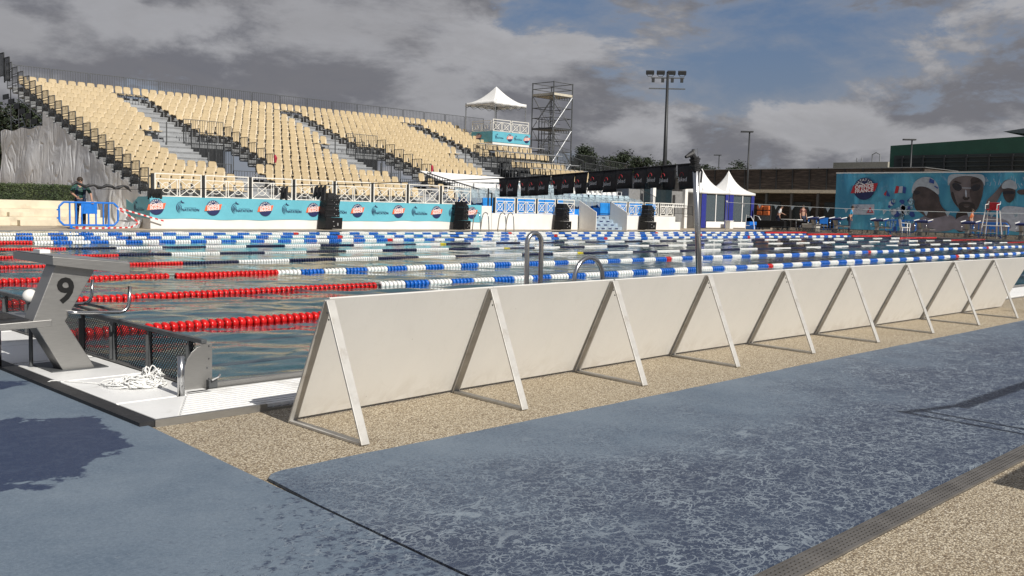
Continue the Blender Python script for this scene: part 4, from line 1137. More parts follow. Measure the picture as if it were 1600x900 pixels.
# camera platform with gazebo
cp=empty('camera_platform',(38.35,37.5,0)); tag(cp,'raised white platform with teal banner carrying the white gazebo at the right of the stand','platform')
g=MB(); g.box(38.4,41.62,37.52,40.1,4.72,5.60); g.build('base','plinth_white',cp,world=True)
g=MB(); g.box(38.36,41.66,37.49,37.515,5.02,5.66); g.box(38.36,38.395,37.515,39.4,5.02,5.66); g.build('banner','banner_teal',cp,world=True)
for x,kind in ((38.9,1),(39.85,0),(40.55,1),(41.35,0)):
    m_=MB()
    if kind==0: roundel(m_,(x,37.484,5.34),(1,0,0),(0,0,1),.235,(0,1,2)); m_.build('emblem',['navy_print','orange_print','white_print'],cp,world=True)
    else: natation(m_,(x-.15,37.484,5.34),(1,0,0),(0,0,1),.17,0); m_.build('emblem','navy_print',cp,world=True)
m_=MB(); roundel(m_,(38.352,38.75,5.34),(0,-1,0),(0,0,1),.235,(0,1,2)); m_.build('emblem',['navy_print','orange_print','white_print'],cp,world=True)
for q in range(2):
    f=fence_panel(1.55,.74).build('fence_panel','white_fence',cp); f.location=V((38.42+q*1.62,37.56,5.67))-V(cp.location)
f=fence_panel(1.7,.66).build('fence_panel','white_fence',cp); f.location=V((38.42,39.4,5.67))-V(cp.location); f.rotation_euler=(0,0,-PI/2)
g=MB(); 
for x in (38.5,40,41.5): g.tube([(x,38,0),(x,38,4.7)],.03,6)
g.build('support','galv_dark',cp,world=True)
gz=empty('gazebo',(38.6,37.55,5.6)); tag(gz,'white pop-up gazebo standing on the raised platform','gazebo')
S=2.72
def canopy(S,ze,za,val,n=10,sag=.12):
    m_=MB(); c=V((S/2,S/2,za)); 
    cor=[V((0,0,ze)),V((S,0,ze)),V((S,S,ze)),V((0,S,ze))]
    for k in range(4):
        a,b_=cor[k],cor[(k+1)%4]; vs=[];fs=[]
        for i in range(n+1):
            u=i/n; uu=u**1.0
            for j in range(n+1):
                w=j/n; e=a.lerp(b_,w); q=e.lerp(c,u); z=ze+(za-ze)*(u**1.7) 
                q=V((q.x,q.y,z)); vs.append(q)
        for i in range(n):
            for j in range(n): fs.append((i*(n+1)+j,i*(n+1)+j+1,(i+1)*(n+1)+j+1,(i+1)*(n+1)+j))
        m_.add(vs,fs)
        nb=14; vs=[];fs=[]
        for j in range(nb+1):
            e=a.lerp(b_,j/nb); o_=(e-V((S/2,S/2,ze))).normalized()*.01
            vs+= [e+V((0,0,0)), e+V((0,0,-val-.02*math.sin(j*1.9)))+o_]
        for j in range(nb): fs.append((j*2,j*2+1,j*2+3,j*2+2))
        m_.add(vs,fs)
    return m_
cn=canopy(S,1.92,3.0,.20).build('canopy','canvas_white',gz,smooth=True); cn.modifiers.new('t','SOLIDIFY').thickness=.01
for x,y in ((.03,.03),(S-.03,.03),(S-.03,S-.03),(.03,S-.03)):
    MB().box(x-.02,x+.02,y-.02,y+.02,0,1.85).build('leg','galv_steel',gz)
g=MB()
for a,b_ in (((.03,.03),(S-.03,.03)),((.03,.03),(.03,S-.03)),((S-.03,.03),(S-.03,S-.03)),((.03,S-.03),(S-.03,S-.03))):
    for q in range(4):
        p0=V((*a,0)).lerp(V((*b_,0)),q/4);p1=V((*a,0)).lerp(V((*b_,0)),(q+1)/4)
        g.bar(p0+V((0,0,1.6)),p1+V((0,0,1.88)),.018); g.bar(p0+V((0,0,1.88)),p1+V((0,0,1.6)),.018)
g.build('truss','galv_steel',gz)

# scaffold tower
tw=empty('scaffold_tower',(46.5,40,0)); tag(tw,'tall steel scaffold tower with a platform, right of the gazebo','tower')
W=1.95
for x,y in ((0,0),(W,0),(W,W+.05),(0,W+.05)): MB().tube([(x,y,0),(x,y,9.75)],.045,7).build('post','galv_dark',tw)
g=MB()
Lz=[1.2,2.2,3.2,4.2,5.0,5.8,6.6,7.3,8.0,8.8,9.3,9.7]
for z in Lz:
    for a,b_ in (((0,0),(W,0)),((W,0),(W,W)),((W,W),(0,W)),((0,W),(0,0))): g.tube([(*a,z),(*b_,z)],.027,6)
g.build('rail','galv_dark',tw)
g=MB()
for x,y in ((W+.1,W+.3),(W+.7,W+.3),(W+.7,W+1.3),(W+.1,W+1.3)): g.tube([(x,y,0),(x,y,7.4)],.035,6)
for q in range(15):
    z=.9+q*.46
    for a,b_ in (((W+.1,W+.3),(W+.7,W+.3)),((W+.7,W+.3),(W+.7,W+1.3)),((W+.7,W+1.3),(W+.1,W+1.3))): g.tube([(*a,z),(*b_,z)],.022,5)
g.tube([(W*.5,W,0),(W*.5,W,7.4)],.03,6)
for q in range(10): g.tube([(0,W*.55,1+q*.75),(W,W*.55,1+q*.75)],.02,5)
g.build('stair_frame','galv_dark',tw)
g=MB()
for z0,z1 in ((4.2,6.5),(6.6,8.8),(2,4.2)):
    for a,b_ in (((0,0),(W,0)),((W,0),(W,W)),((0,W),(0,0)),((0,W),(W,W))):
        g.tube([(*a,z0),(*b_,z1)],.025,6); g.tube([(*b_,z0),(*a,z1)],.02,6)
g.build('brace','galv_steel',tw)
g=MB(); g.box(-.02,W+.02,-.02,W+.02,8.80,8.97); g.build('deck','red_cloth' if False else 'beam_cream',tw)
g=MB(); g.box(0,W,0,W,6.50,6.58); 
for q in range(7): g.box(.1+q*.26,.14+q*.26,-.01,.03,6.3,6.5); g.box(.1+q*.26,.14+q*.26,-.01,.03,8.55,8.8)
g.box(0,W,-.01,.03,6.26,6.3); g.box(0,W,-.01,.03,8.51,8.55); g.build('deck','galv_dark',tw)
g=MB()
for z in [3+.3*k for k in range(20)]: g.bar((.7,W*.5,z),(1.15,W*.5,z),.03)
g.bar((.7,W*.5,2.8),(.7,W*.5,8.8),.035); g.bar((1.15,W*.5,2.8),(1.15,W*.5,8.8),.035); g.build('ladder','galv_steel',tw)

# ------------------------------------------------------------------ guest terrace
vt=empty('guest_terrace',(28.7,28.2,0)); tag(vt,'low blue carpeted seating terrace behind the white ring fences','terrace')
g=MB()
for k,(y0,y1,z) in enumerate(((28.2,29.2,.72),(29.2,30.2,1.05),(30.2,31.8,1.50))): g.box(28.8,43.6,y0,y1,.0,z)
g.build('tier','seat_blue',vt,world=True)
MB().box(28.8,43.6,31.8,31.85,0,1.5).build('back_panel','cabin_grey',vt,world=True)
# blue box benches (covered)
for q in range(8):
    x=28.95+q*.72 + (0 if q<8 else 0)
    o=empty('blue_bench',(x,28.32,.72)); tag(o,'blue padded bench behind the white fence, %s from the left end'%ORD[q],'bench','blue benches of the guest terrace')
    MB().box(0,.68,.02,.5,0,.42).build('seat','seat_blue',o,bevel=.03); MB().box(0,.68,-.06,.02,.0,.76).build('backrest','seat_blue',o,bevel=.03)
for q in range(7):
    x=37.7+q*.72; o=empty('blue_bench',(x,28.32,.72)); tag(o,'blue padded bench right of the white steps, %s from the steps'%ORD[q],'bench','blue benches of the guest terrace')
    MB().box(0,.68,.02,.5,0,.42).build('seat','seat_blue',o,bevel=.03); MB().box(0,.68,-.06,.02,.0,.70).build('backrest','seat_blue',o,bevel=.03)
def chair(mat,legs='white_paint'):
    t=empty('plastic_chair')
    MB().prism([(-.21,-.2,.40),(.21,-.2,.40),(.2,.2,.385),(-.2,.2,.385)],(0,0,.025)).build('seat',mat,t,bevel=.01)
    m_=MB(); m_.prism([(-.2,.2,.40),(.2,.2,.40),(.175,.27,.80),(-.175,.27,.80)],(0,.022,0)); m_.build('backrest',mat,t,bevel=.012)
    for x in (-.18,.18):
        for y in (-.18,.19): MB().bar((x,y,0),(x*.92,y*.9,.40),.035).build('leg',legs,t)
        m_=MB(); m_.bar((x*1.1,-.17,.40),(x*1.15,-.17,.62),.03); m_.bar((x*1.15,-.19,.62),(x*1.1,.24,.64),.04,.02); m_.build('armrest',mat,t)
    tag(t,cat='chair'); return t
wc=chair('white_paint')
cps=[37.6+.47*q for q in range(12)]
for q,x in enumerate(cps):
    o=wc if q==0 else copy_tree(wc)
    place(o,(x,31.2,1.50),R.uniform(-.1,.1),'white plastic chair on the top tier of the guest terrace, %s from the left'%ORD[q],'white chairs on the guest terrace')
o=place(copy_tree(wc),(52.3,17.75,0),.7,'white plastic chair standing alone near the far starting blocks','white chairs by the far end'); o.scale=(1.15,)*3
wp=chair('chair_wrap','galv_dark')
gi=0
for q in range(26):
    x=28.95+q*.53
    if 34.4<x<37.2 and False: continue
    o=wp if q==0 else copy_tree(wp)
    place(o,(x,29.75,1.05),R.uniform(-.25,.25),'chair wrapped in clear plastic film in the middle tier of the guest terrace','plastic-wrapped chairs of the middle tier')
    o.scale=(1.15,1,1.05)
for q in range(16):
    x=28.95+q*.53; o=copy_tree(wp)
    place(o,(x,30.7,1.50),R.uniform(-.25,.25),'chair wrapped in clear plastic film on the top tier, left of the white chairs','plastic-wrapped chairs of the top tier')
m_=MB(); nx=60; vs=[];fs=[]
for i in range(nx+1):
    x=28.9+14.4*i/nx
    for j,(y,z) in enumerate(((29.35,1.25),(29.5,1.62 if x<37 else 1.5),(29.9,1.90 if x<37 else 1.66),(30.4,1.98 if x<37 else 1.70))): vs.append((x,y+.05*math.sin(x*6+j),z+.07*math.sin(x*5.9+j*1.7)+.04*math.sin(x*13)))
for i in range(nx):
    for j in range(3): fs.append((i*4+j,i*4+j+1,(i+1)*4+j+1,(i+1)*4+j))
m_.add(vs,fs); o=m_.build('plastic_sheet','clear_film',smooth=True); tag(o,'crumpled clear plastic sheeting spread over the wrapped chairs','plastic sheet')
# white canopy roof + fascia + stair rail
ca=empty('flat_canopy',(27.5,30.6,0)); tag(ca,'sloping flat white canopy over the left of the guest terrace','canopy')
m_=MB(); m_.prism([(27.55,31.3,2.72),(33.95,31.3,2.60),(34.4,31.0,2.42),(28.3,30.2,2.18)],(0,.02,-.03)); m_.build('roof','canvas_white',ca,world=True)
m_=MB(); m_.box(28.5,33.9,30.35,30.38,1.72,2.22); m_.build('fascia','canvas_white',ca,world=True)
for x in (28.6,30.2,31.8,33.4): MB().box(x,x+.05,30.3,30.34,1.5,2.2).build('post','galv_steel',ca,world=True)
sr=empty('stair_railing',(27.4,30.2,0)); tag(sr,'black sloping handrail with thin bars at the left edge of the white canopy','railing')
g=MB(); a=V((27.0,30.1,2.58)); b_=V((31.0,30.1,1.80)); g.bar(a,b_,.05)
for q in range(26): p_=a.lerp(b_,q/25); g.bar(p_,p_-V((0,0,.30+.2*(1-q/25))),.022)
g.bar(a-V((0,0,.5)),b_-V((0,0,.3)),.03); g.build('rail','black_metal',sr,world=True)
# steps with side boards
st=empty('white_steps',(34.8,26.0,0)); tag(st,'short flight of grey-blue steps between two slanted white side boards','steps')
for x in (34.82,37.35):
    m_=MB(); m_.prism([(x,27.3,0),(x,26.15,0),(x,26.15,.92),(x,27.3,1.50)],(.04,0,0)); m_.build('side_board','white_paint',st,world=True)
for q in range(4): MB().box(34.87,37.34,26.45+q*.3,26.75+q*.3+.3*(q==3),0,.18*(q+1)).build('step','crate_blue_grey',st,world=True)
g=MB()
for q in range(4):
    for k in range(4): g.box(35.1+k*.55,35.35+k*.55,26.44+q*.3,26.447+q*.3,.18*q+.05,.18*q+.11)
g.build('slot','navy_print',st,world=True)
# commentators' cabin
cb=empty('cabin',(43.4,30.2,0)); tag(cb,'grey cabin with white posts and dark window left of the pagoda tents','cabin')
MB().box(43.9,49.6,31.2,34,0,3.15).build('wall','cabin_grey',cb,world=True)
for x in (45.0,48.4): MB().box(x,x+.30,30.2,30.4,0,2.75).build('post','white_paint',cb,world=True)
MB().box(45.4,48.3,31.15,31.19,1.3,3.0).build('window','dark_glass',cb,world=True)
MB().box(43.9,49.8,30.2,34,3.15,3.3).build('roof','black_metal',cb,world=True)
g=MB(); g.box(45.3,48.4,30.28,30.34,1.5,1.56); g.box(45.3,48.4,30.28,30.34,1.30,1.36)
for q in range(14): g.box(45.4+q*.22,45.48+q*.22,30.29,30.33,1.3,1.5)
g.build('balustrade','white_paint',cb,world=True)
g=MB(); gate(g,(43.5,30.0,1.5),(45.0,30.0,1.1),.8,.12); gate(g,(45.2,30.0,.9),(49,30.0,.8),.6,.15); g.build('railing','black_metal',cb,world=True)

# ------------------------------------------------------------------ loudspeakers
def speaker():
    """ground-stacked array seen from behind: sub at the foot, three tilted boxes and a sloped top box"""
    t=empty('loudspeaker')
    m_=MB(); m_.prism([(-.38,-.34,.03),(.36,-.34,.03),(.38,-.34,.46),(-.34,-.34,.47)],(0,.62,0)); m_.build('subwoofer','black_cabinet',t,bevel=.015)
    outl=[(-.335,.31,.475),(-.31,.29,.70),(-.27,.28,.91),(-.23,.33,1.13),(-.13,.17,1.40)]
    for k in range(4):
        (a0,b0,z0),(a1,b1,z1)=outl[k],outl[k+1]
        m_=MB(); yb0=-.24
        m_.prism([(a0,yb0,z0),(b0,yb0,z0),(b1,yb0+(.10 if k==3 else 0),z1-.003),(a1,yb0+(.10 if k==3 else 0),z1-.003)],(0,.5,0))
        c=m_.build('cabinet','black_cabinet',t,bevel=.012)
        m_=MB(); m_.box(a0*.8,b0*.35,yb0-.006,yb0+.002,z0+.03,z0+.10); m_.build('panel_plate','speaker_grille',c)
        m_=MB()
        for (px,pz,w_) in ((.12,.05,.055),(.22,.06,.03),(.05,.12,.02)): m_.box(px,px+w_,yb0-.016,yb0+.03,z0+pz,z0+pz+.022)
        for q in range(3): m_.ball((-.05+q*.11+.02*k,yb0-.004+.03,z0+.16),.012,6,4)
        m_.build('connector','connector' if k<3 else 'galv_dark',c)
    m_=MB(); m_.box(.14,.19,-.352,-.33,.16,.26); m_.box(-.02,.03,-.352,-.33,.12,.15); m_.box(-.05,0,-.352,-.33,.3,.33); m_.build('connector','connector',t)
    tag(t,cat='loudspeaker'); return t
sp=speaker()
for q,(x,s_,lab) in enumerate(((19.32,1.03,'tall black loudspeaker stack standing before the left half of the teal banner'),(26.34,.89,'black loudspeaker stack at the right end of the teal banner'),(33.1,.93,'black loudspeaker stack left of the white steps'),(40.1,.98,'black loudspeaker stack right of the white steps'))):
    o=sp if q==0 else copy_tree(sp); place(o,(x,26.88,0),(-.12,.35,.1,-.1)[q],lab,'loudspeakers along the far pool edge'); o.scale=(s_*.98,s_,s_)
for x,lab in ((25.95,'steel pool ladder rail against the second loudspeaker'),(27.5,'steel pool ladder rail right of the second loudspeaker')):
    t=empty('ladder_rail',(x,25.25,0)); tag(t,lab,'handrail','bent steel handrails of the pool ladders')
    m_=MB(); pts=[(0,.5,0),(0,.42,.55)]+[(0,.20+.18*math.cos(a/8*PI),.62+.18*math.sin(a/8*PI)) for a in range(9)]+[(0,-.02,.3),(0,-.06,-.3)]
    m_.tube(pts,.022,8); m_.build('tube','tube_steel',t,smooth=True)
    m_=MB(); m_.tube([(p_[0]+.5,p_[1],p_[2]) for p_ in pts],.022,8); m_.build('tube','tube_steel',t,smooth=True)

# ------------------------------------------------------------------ pagoda tents
def pagoda():
    t=empty('pagoda_tent'); S1,S2=3.25,2.25; ze=2.42; za=3.95
    m_=MB(); n=12; c=V((S1/2,S2/2,za)); cor=[V((-.05,-.05,ze)),V((S1+.05,-.05,ze)),V((S1+.05,S2+.05,ze)),V((-.05,S2+.05,ze))]
    for k in range(4):
        a,b_=cor[k],cor[(k+1)%4]; vs=[];fs=[]
        for i in range(n+1):
            u=i/n
            for j in range(7): q=a.lerp(b_,j/6).lerp(c,u); vs.append(V((q.x,q.y,ze+(za-ze)*(.35*u+.65*u**3.2))))
        for i in range(n):
            for j in range(6): fs.append((i*7+j,i*7+j+1,(i+1)*7+j+1,(i+1)*7+j))
        m_.add(vs,fs)
        m_.add([a,b_,b_-V((0,0,.16)),a-V((0,0,.16))],[(0,3,2,1)])
    rf=m_.build('roof','canvas_white',t,smooth=False); rf.modifiers.new('t','SOLIDIFY').thickness=.012
    for p_ in rf.data.polygons: p_.use_smooth=True
    MB().add([(0,0,.02),(0,S2,.02),(0,S2,ze-.05),(0,0,ze-.05)],[(0,1,2,3)]).build('side_wall','canvas_shaded',t)
    MB().add([(0,S2,.02),(S1,S2,.02),(S1,S2,ze-.05),(0,S2,ze-.05)],[(0,1,2,3)]).build('back_wall','cabin_grey',t)
    for x,w in ((.05,.55),(S1-.40,.38)):
        m_=MB(); nn=12; vs=[];fs=[]
        for i in range(nn+1): vs+=[(x+w*i/nn,-.01+.04*math.sin(i*1.8),.05),(x+w*i/nn,-.01+.04*math.sin(i*1.8),ze-.1)]
        for i in range(nn): fs.append((i*2,i*2+2,i*2+3,i*2+1))
        m_.add(vs,fs); m_.build('curtain','curtain_blue',t,smooth=True)
    MB().box(.62,S1-.42,.05,.06,.5,ze-.12).build('window','clear_window',t)
    MB().box(.66,S1-.46,-.02,.02,.04,.45).build('lower_cloth','canvas_white',t,bevel=.02)
    for x,y in ((.0,0),(S1,0),(S1,S2),(0,S2)): MB().box(x-.03,x+.03,y+.02,y+.08,0,ze).build('leg','galv_steel',t)
    m_=MB(); m_.box(1.7,1.78,.0,.03,.4,ze-.1); m_.build('tied_strap','canvas_white',t)
    tag(t,cat='tent'); return t
pt=place(pagoda(),(50.15,30.15,0),0,'white pagoda tent with blue curtains, left of the pair, side wall greyed as in shade','pair of pagoda tents')
place(copy_tree(pt),(53.5,30.2,0),0,'white pagoda tent with blue curtains, right of the pair','pair of pagoda tents')
# small pole and white pennants across the far end
t=empty('pennant_pole',(47.2,26.4,0)); tag(t,'thin steel pole before the pagoda tents holding the white pennant line','pole')
MB().tube([(0,0,0),(.02,0,1.72)],.022,8).build('tube','galv_steel',t); MB().ball((.02,0,1.73),.05,8,6).build('cap','white_paint',t)
A2=V((47.2,26.4,1.68)); B2=V((46.2,-1.0,1.60))
t=empty('pennant_line',tuple(A2)); tag(t,'line of small white pennants hanging across the far end of the pool','bunting')
def pl2(u): p_=A2.lerp(B2,u); p_.z-=.32*4*u*(1-u)*.85; return p_
MB().tube([pl2(k/30) for k in range(31)],.010,4).build('cord','white_paint',t,world=True)
for k in range(1,25):
    p0=pl2(k/25.5); p1=pl2(k/25.5+.009); mid=p0.lerp(p1,.5)+V((R.uniform(-.02,.02),R.uniform(-.06,.06),-.24))
    MB().prism([p0,p1,mid],(.006,0,0)).build('pennant','white_paint',t,world=True)

# ------------------------------------------------------------------ far end furniture
fb=make_block(False,'8')
farlabs=['far starting block with navy pad, nearest the grey box at the turning end','far starting block with navy pad beside the lone white chair','far starting block with navy pad below the printed crowd','far starting block with navy pad below the printed swimmer in profile','far starting block with navy pad below the big printed face','far starting block with a pale top under the guard chair']
for q,yv in enumerate((22.9,21.5,19.0,16.5,14.0,11.3)):
    o=fb if q==0 else copy_tree(fb); place(o,(51.0,yv+1.1,0),PI,farlabs[q],'far starting blocks'); o.scale=(1.35,1.1,1.3); o['category']='starting block'
gc=empty('guard_chair',(53.2,13.4,0)); tag(gc,'tall steel guard chair with a red seat before the right part of the poster','guard chair')
for x in (-.35,.35):
    for y in (-.3,.3): MB().bar((x*1.15,y*1.5,0),(x*.6,y,1.55),.04).build('leg','white_paint',gc)
g=MB()
for z in (.35,.7,1.05,1.35): g.bar((-.36+z*.1,-.33,z),(-.36+z*.1,.33,z),.03)
g.build('rung','white_paint',gc); MB().box(-.25,.25,-.25,.25,1.55,1.62).build('seat','red_print',gc,bevel=.02); MB().box(.2,.26,-.25,.25,1.62,1.98).build('backrest','red_print',gc,bevel=.02)
g=MB(); g.tube([(-.25,-.3,1.6),(-.25,-.3,1.85),(.25,-.3,1.9),(.25,-.3,2.05)],.02,6); g.tube([(-.25,.3,1.6),(-.25,.3,1.85),(.25,.3,1.9),(.25,.3,2.05)],.02,6); g.build('armrest','white_paint',gc)
def table(loc,rz,lab):
    t=empty('folding_table',loc,rz); tag(t,lab,'table')
    MB().box(-.6,.6,-.35,.35,.70,.74).build('tabletop','white_paint',t,bevel=.01)
    for x in (-.5,.5):
        for y in (-.28,.28): MB().bar((x,y,0),(x*.9,y,.7),.035).build('leg','galv_steel',t)
    return t
table((54.4,26.0,0),PI/2,'white folding table in front of the person in maroon')
table((52.6,13.0,0),PI/2,'white folding table near the guard chair')
o=empty('storage_box',(53,23.9,0)); tag(o,'pale grey lidded storage box on the far end deck','box'); MB().box(-.3,.3,-.45,.45,0,.42).build('body','box_grey',o,bevel=.02); MB().box(-.33,.33,-.48,.48,.42,.5).build('lid','box_grey',o,bevel=.02)
o=empty('equipment_case',(54.2,27.3,0)); tag(o,'long low black equipment case before the clad building','case'); MB().box(-.4,.4,-1.1,.9,.15,.62).build('body','black_cabinet',o,bevel=.03)
g=MB(); [g.box(a,a+.06,b_,b_+.06,0,.15) for a in (-.35,.3) for b_ in (-1,.8)]; g.build('foot','galv_steel',o)
o=empty('equipment_case',(54.0,24.9,0)); tag(o,'small black case on a stand beside the blue barrier','case'); MB().box(-.3,.3,-.4,.4,.4,.62).build('body','black_cabinet',o,bevel=.03)
g=MB(); g.bar((-.2,-.3,0),(.2,.3,.4),.04); g.bar((-.2,.3,0),(.2,-.3,.4),.04); g.build('stand','galv_steel',o)
o=empty('orange_bags',(56.5,29.3,0)); tag(o,'pair of orange bags hung on a rack next to the right tent','bags'); 
for q in range(2):
    for z in (.95,1.3): MB().box(-.1,.1,q*.5-.45,q*.5-.02,z,z+.3).build('bag','shirt_orange',o,bevel=.05)
MB().box(.12,.16,-.5,.5,0,1.7).build('rack','galv_dark',o)
o=empty('mobile_steps',(53.6,28.4,0)); tag(o,'blue mobile steps with bent steel rails in front of the right tent','steps')
for q in range(3): MB().box(0,.9,-.1+q*.3,.5,.0+q*.26,.24+q*.26).build('step','plastic_blue',o,bevel=.02)
g=MB()
for x in (-.03,.93): g.tube([(x,-.2,0),(x,-.1,.55),(x,.1,.85),(x,.45,.95),(x,.5,0)],.022,7)
g.build('rail','white_paint',o)
o=empty('white_bin',(52.7,29.6,0)); tag(o,'white tapered bin between the two pagoda tents','bin'); MB().prism([(-.2,-.2,0),(.2,-.2,0),(.2,.2,0),(-.2,.2,0)],(0,0,.5)).build('body','white_paint',o,bevel=.02); MB().box(-.22,.22,-.22,.22,.5,.54).build('lid','white_paint',o)

# ------------------------------------------------------------------ poster wall (flat print on a frame)
def ax(u,v,X):
    d = Fw + Rt*((u-800)/FPX) - Up*((v-450)/FPX); t_=(X-CAM.x)/d.x; return CAM+d*t_
PXX=58.0
pw=empty('poster_wall',(PXX,24.9,0)); tag(pw,'huge printed blue poster of swimmers standing beyond the far end of the pool','poster')
vs=[];fs=[];nn=60
for i in range(nn+1):
    y=24.88-14.4*i/nn
    for j in range(13): vs.append((PXX+.025*math.sin(y*2.1+j*.5)+(.05*math.sin((24.88-y)*2.5+j*.3) if y>23.5 else 0),y,.15+3.68*j/12))
for i in range(nn):
    for j in range(12): fs.append((i*13+j,i*13+j+1,(i+1)*13+j+1,(i+1)*13+j))
MB().add(vs,fs).build('sheet','poster_print',pw,world=True,smooth=True)
MB().box(PXX-.02,PXX+.04,10.5,24.9,3.83,3.90).build('top_rail','white_paint',pw,world=True)
g=MB()
for q in range(8): g.bar((PXX+.1,24.5-q*1.9,0),(PXX+.1,24.5-q*1.9,3.8),.06); g.bar((PXX+1.6,24.5-q*1.9,0),(PXX+.1,24.5-q*1.9,3.0),.06)
g.build('frame','galv_steel',pw,world=True)
def pr(pts,mat,k,name='print'):
    q=[ax(u,v,PXX-.040-.004*k) for u,v in pts]; MB().prism(q,(.004,0,0)).build(name,mat,pw,world=True)
S_=lambda x,y:(1300+x/5.333,265+y/5.333)
def prs(pts,mat,k): pr([S_(*p) for p in pts],mat,k)
def sm_(pts,n=3):     # smooth closed outline
    for _ in range(n-1):
        o=[]
        for a,b_ in zip(pts,pts[1:]+pts[:1]): o+=[(a[0]*.75+b_[0]*.25,a[1]*.75+b_[1]*.25),(a[0]*.25+b_[0]*.75,a[1]*.25+b_[1]*.75)]
        pts=o
    return pts
# crowd
rc=random.Random(5)
for q in range(44):
    cx=rc.uniform(470,690); cy=rc.uniform(255,510); r_=rc.uniform(14,34)
    if cy<330 and cx>660: continue
    pts=[(cx+r_*math.cos(a)*rc.uniform(.6,1.1),cy+r_*math.sin(a)*rc.uniform(.6,1.1)) for a in [k*PI/4 for k in range(8)]]
    prs(pts,rc.choice(['print_crowd','print_pale','print_blue','print_crowd']),1+.1*(q%5))
# swimmer in profile
prs(sm_([(620,515),(640,470),(740,400),(800,372),(880,385),(960,372),(1040,400),(1036,520)]),'print_torso',2)
prs(sm_([(672,200),(668,240),(690,260),(682,300),(700,340),(740,360),(800,410),(880,400),(985,375),(900,300),(890,200),(800,130),(700,130)]),'print_skin_dark',3)
prs(sm_([(668,215),(662,160),(690,95),(760,58),(830,65),(885,120),(897,222),(850,180),(780,140),(700,140)]),'print_cap',4)
prs([(815,70),(852,90),(850,118),(808,108)],'print_blue',5); prs([(856,132),(884,150),(880,160),(852,142)],'print_blue',5)
prs(sm_([(672,180),(700,172),(735,180),(730,205),(690,210)]),'print_goggle',5)
prs(sm_([(1040,350),(1120,330),(1130,430),(1110,520),(1030,520),(1030,400)]),'print_shadow',2.5)
# large face
prs(sm_([(1000,520),(1010,430),(1080,380),(1240,370),(1380,400),(1480,430),(1500,520)]),'print_torso',2.8)
prs(sm_([(978,60),(985,200),(1010,270),(1060,330),(1120,375),(1180,370),(1230,300),(1262,180),(1265,60),(1200,38),(1040,38)]),'print_skin',6)
prs(sm_([(966,150),(962,60),(1000,34),(1120,40),(1250,34),(1278,70),(1272,150),(1256,90),(1200,60),(1120,50),(1040,60),(990,90)]),'print_cap',7)
prs(sm_([(1000,118),(1035,108),(1078,132),(1084,158),(1066,178),(1030,176),(1006,150)]),'print_goggle',8)
prs(sm_([(1160,140),(1200,120),(1238,128),(1236,152),(1214,176),(1176,178),(1158,160)]),'print_goggle',8)
prs(sm_([(1010,128),(1030,120),(1050,130),(1030,136)]),'print_shadow',9); prs(sm_([(1195,135),(1215,128),(1228,138),(1210,144)]),'print_shadow',9)
prs([(1082,150),(1158,152),(1158,157),(1082,155)],'print_pale',9)
prs(sm_([(1150,60),(1250,70),(1262,190),(1226,300),(1180,365),(1150,372),(1172,280),(1140,200),(1160,140)]),'print_skin_dark',6.5)
prs(sm_([(1085,235),(1098,218),(1120,240),(1142,222),(1150,240),(1124,258),(1100,254)]),'print_shadow',8)
prs(sm_([(1108,170),(1120,165),(1124,225),(1112,232)]),'print_pale',7.5)
prs(sm_([(1052,285),(1080,270),(1120,268),(1160,270),(1190,288),(1196,330),(1176,366),(1128,380),(1080,366),(1054,326)]),'print_shadow',8)
prs(sm_([(1082,296),(1112,288),(1122,291),(1134,288),(1160,298),(1122,304)]),'print_skin_dark',9)
prs(sm_([(1090,306),(1120,306),(1152,304),(1122,320)]),'print_skin',9)
prs(sm_([(990,190),(1000,250),(1060,330),(1030,250),(1010,180)]),'print_shadow',7); 
prs([(1010,104),(1070,120),(1080,112),(1030,92)],'print_shadow',8); prs([(1162,118),(1235,98),(1226,86),(1162,108)],'print_shadow',8)
# third swimmer
prs(sm_([(1280,260),(1330,220),(1400,140),(1440,85),(1500,80),(1510,115),(1450,130),(1400,220),(1340,330),(1290,370)]),'print_skin',3)
prs(sm_([(1415,150),(1430,240),(1470,285),(1520,250),(1535,160),(1480,140)]),'print_skin_dark',4)
prs(sm_([(1410,165),(1420,110),(1480,75),(1540,110),(1545,175),(1480,150)]),'print_cap',5)
prs(sm_([(1420,180),(1470,175),(1530,182),(1520,205),(1470,200),(1425,208)]),'print_goggle',6)
prs(sm_([(1400,330),(1450,300),(1560,310),(1700,330),(1800,520),(1400,520)]),'print_pale',2.2)
prs(sm_([(1530,170),(1640,160),(1660,200),(1560,215)]),'print_skin_dark',3)
for q in range(16):
    cx=rc.uniform(1275,1600); cy=rc.uniform(42,120); L=rc.uniform(20,60); a=rc.uniform(.9,1.9)
    prs([(cx,cy),(cx+L*math.cos(a),cy+L*math.sin(a)),(cx+L*math.cos(a)+rc.uniform(2,5),cy+L*math.sin(a)-4),(cx+3,cy-2)],'print_pale',1.5+.05*q)
# emblem, sponsor card, flags
c=ax(*S_(268,160),PXX-.07); m_=MB(); roundel(m_,c,(0,-1,0),(0,0,1),.72,(0,1,2)); m_.build('emblem',['navy_print','red_print','white_print'],pw,world=True)
prs([(170,290),(352,290),(352,375),(170,375)],'print_pale',3)
c=ax(*S_(215,322),PXX-.062); m_=MB(); natation(m_,c,(0,-1,0),(0,0,1),.17,0); m_.build('emblem','navy_print',pw,world=True)
prs([(288,360),(318,312),(346,360)],'red_print',4); prs([(305,352),(318,330),(331,352)],'print_pale',5)
prs([(535,135),(560,140),(548,195),(518,200)],'red_print',2); prs([(562,140),(590,138),(584,195),(552,193)],'print_pale',2); prs([(592,138),(618,150),(612,200),(588,195)],'print_blue',2)
prs([(430,205),(455,172),(448,222)],'red_print',2); prs([(457,172),(486,224),(455,222)],'print_blue',2)

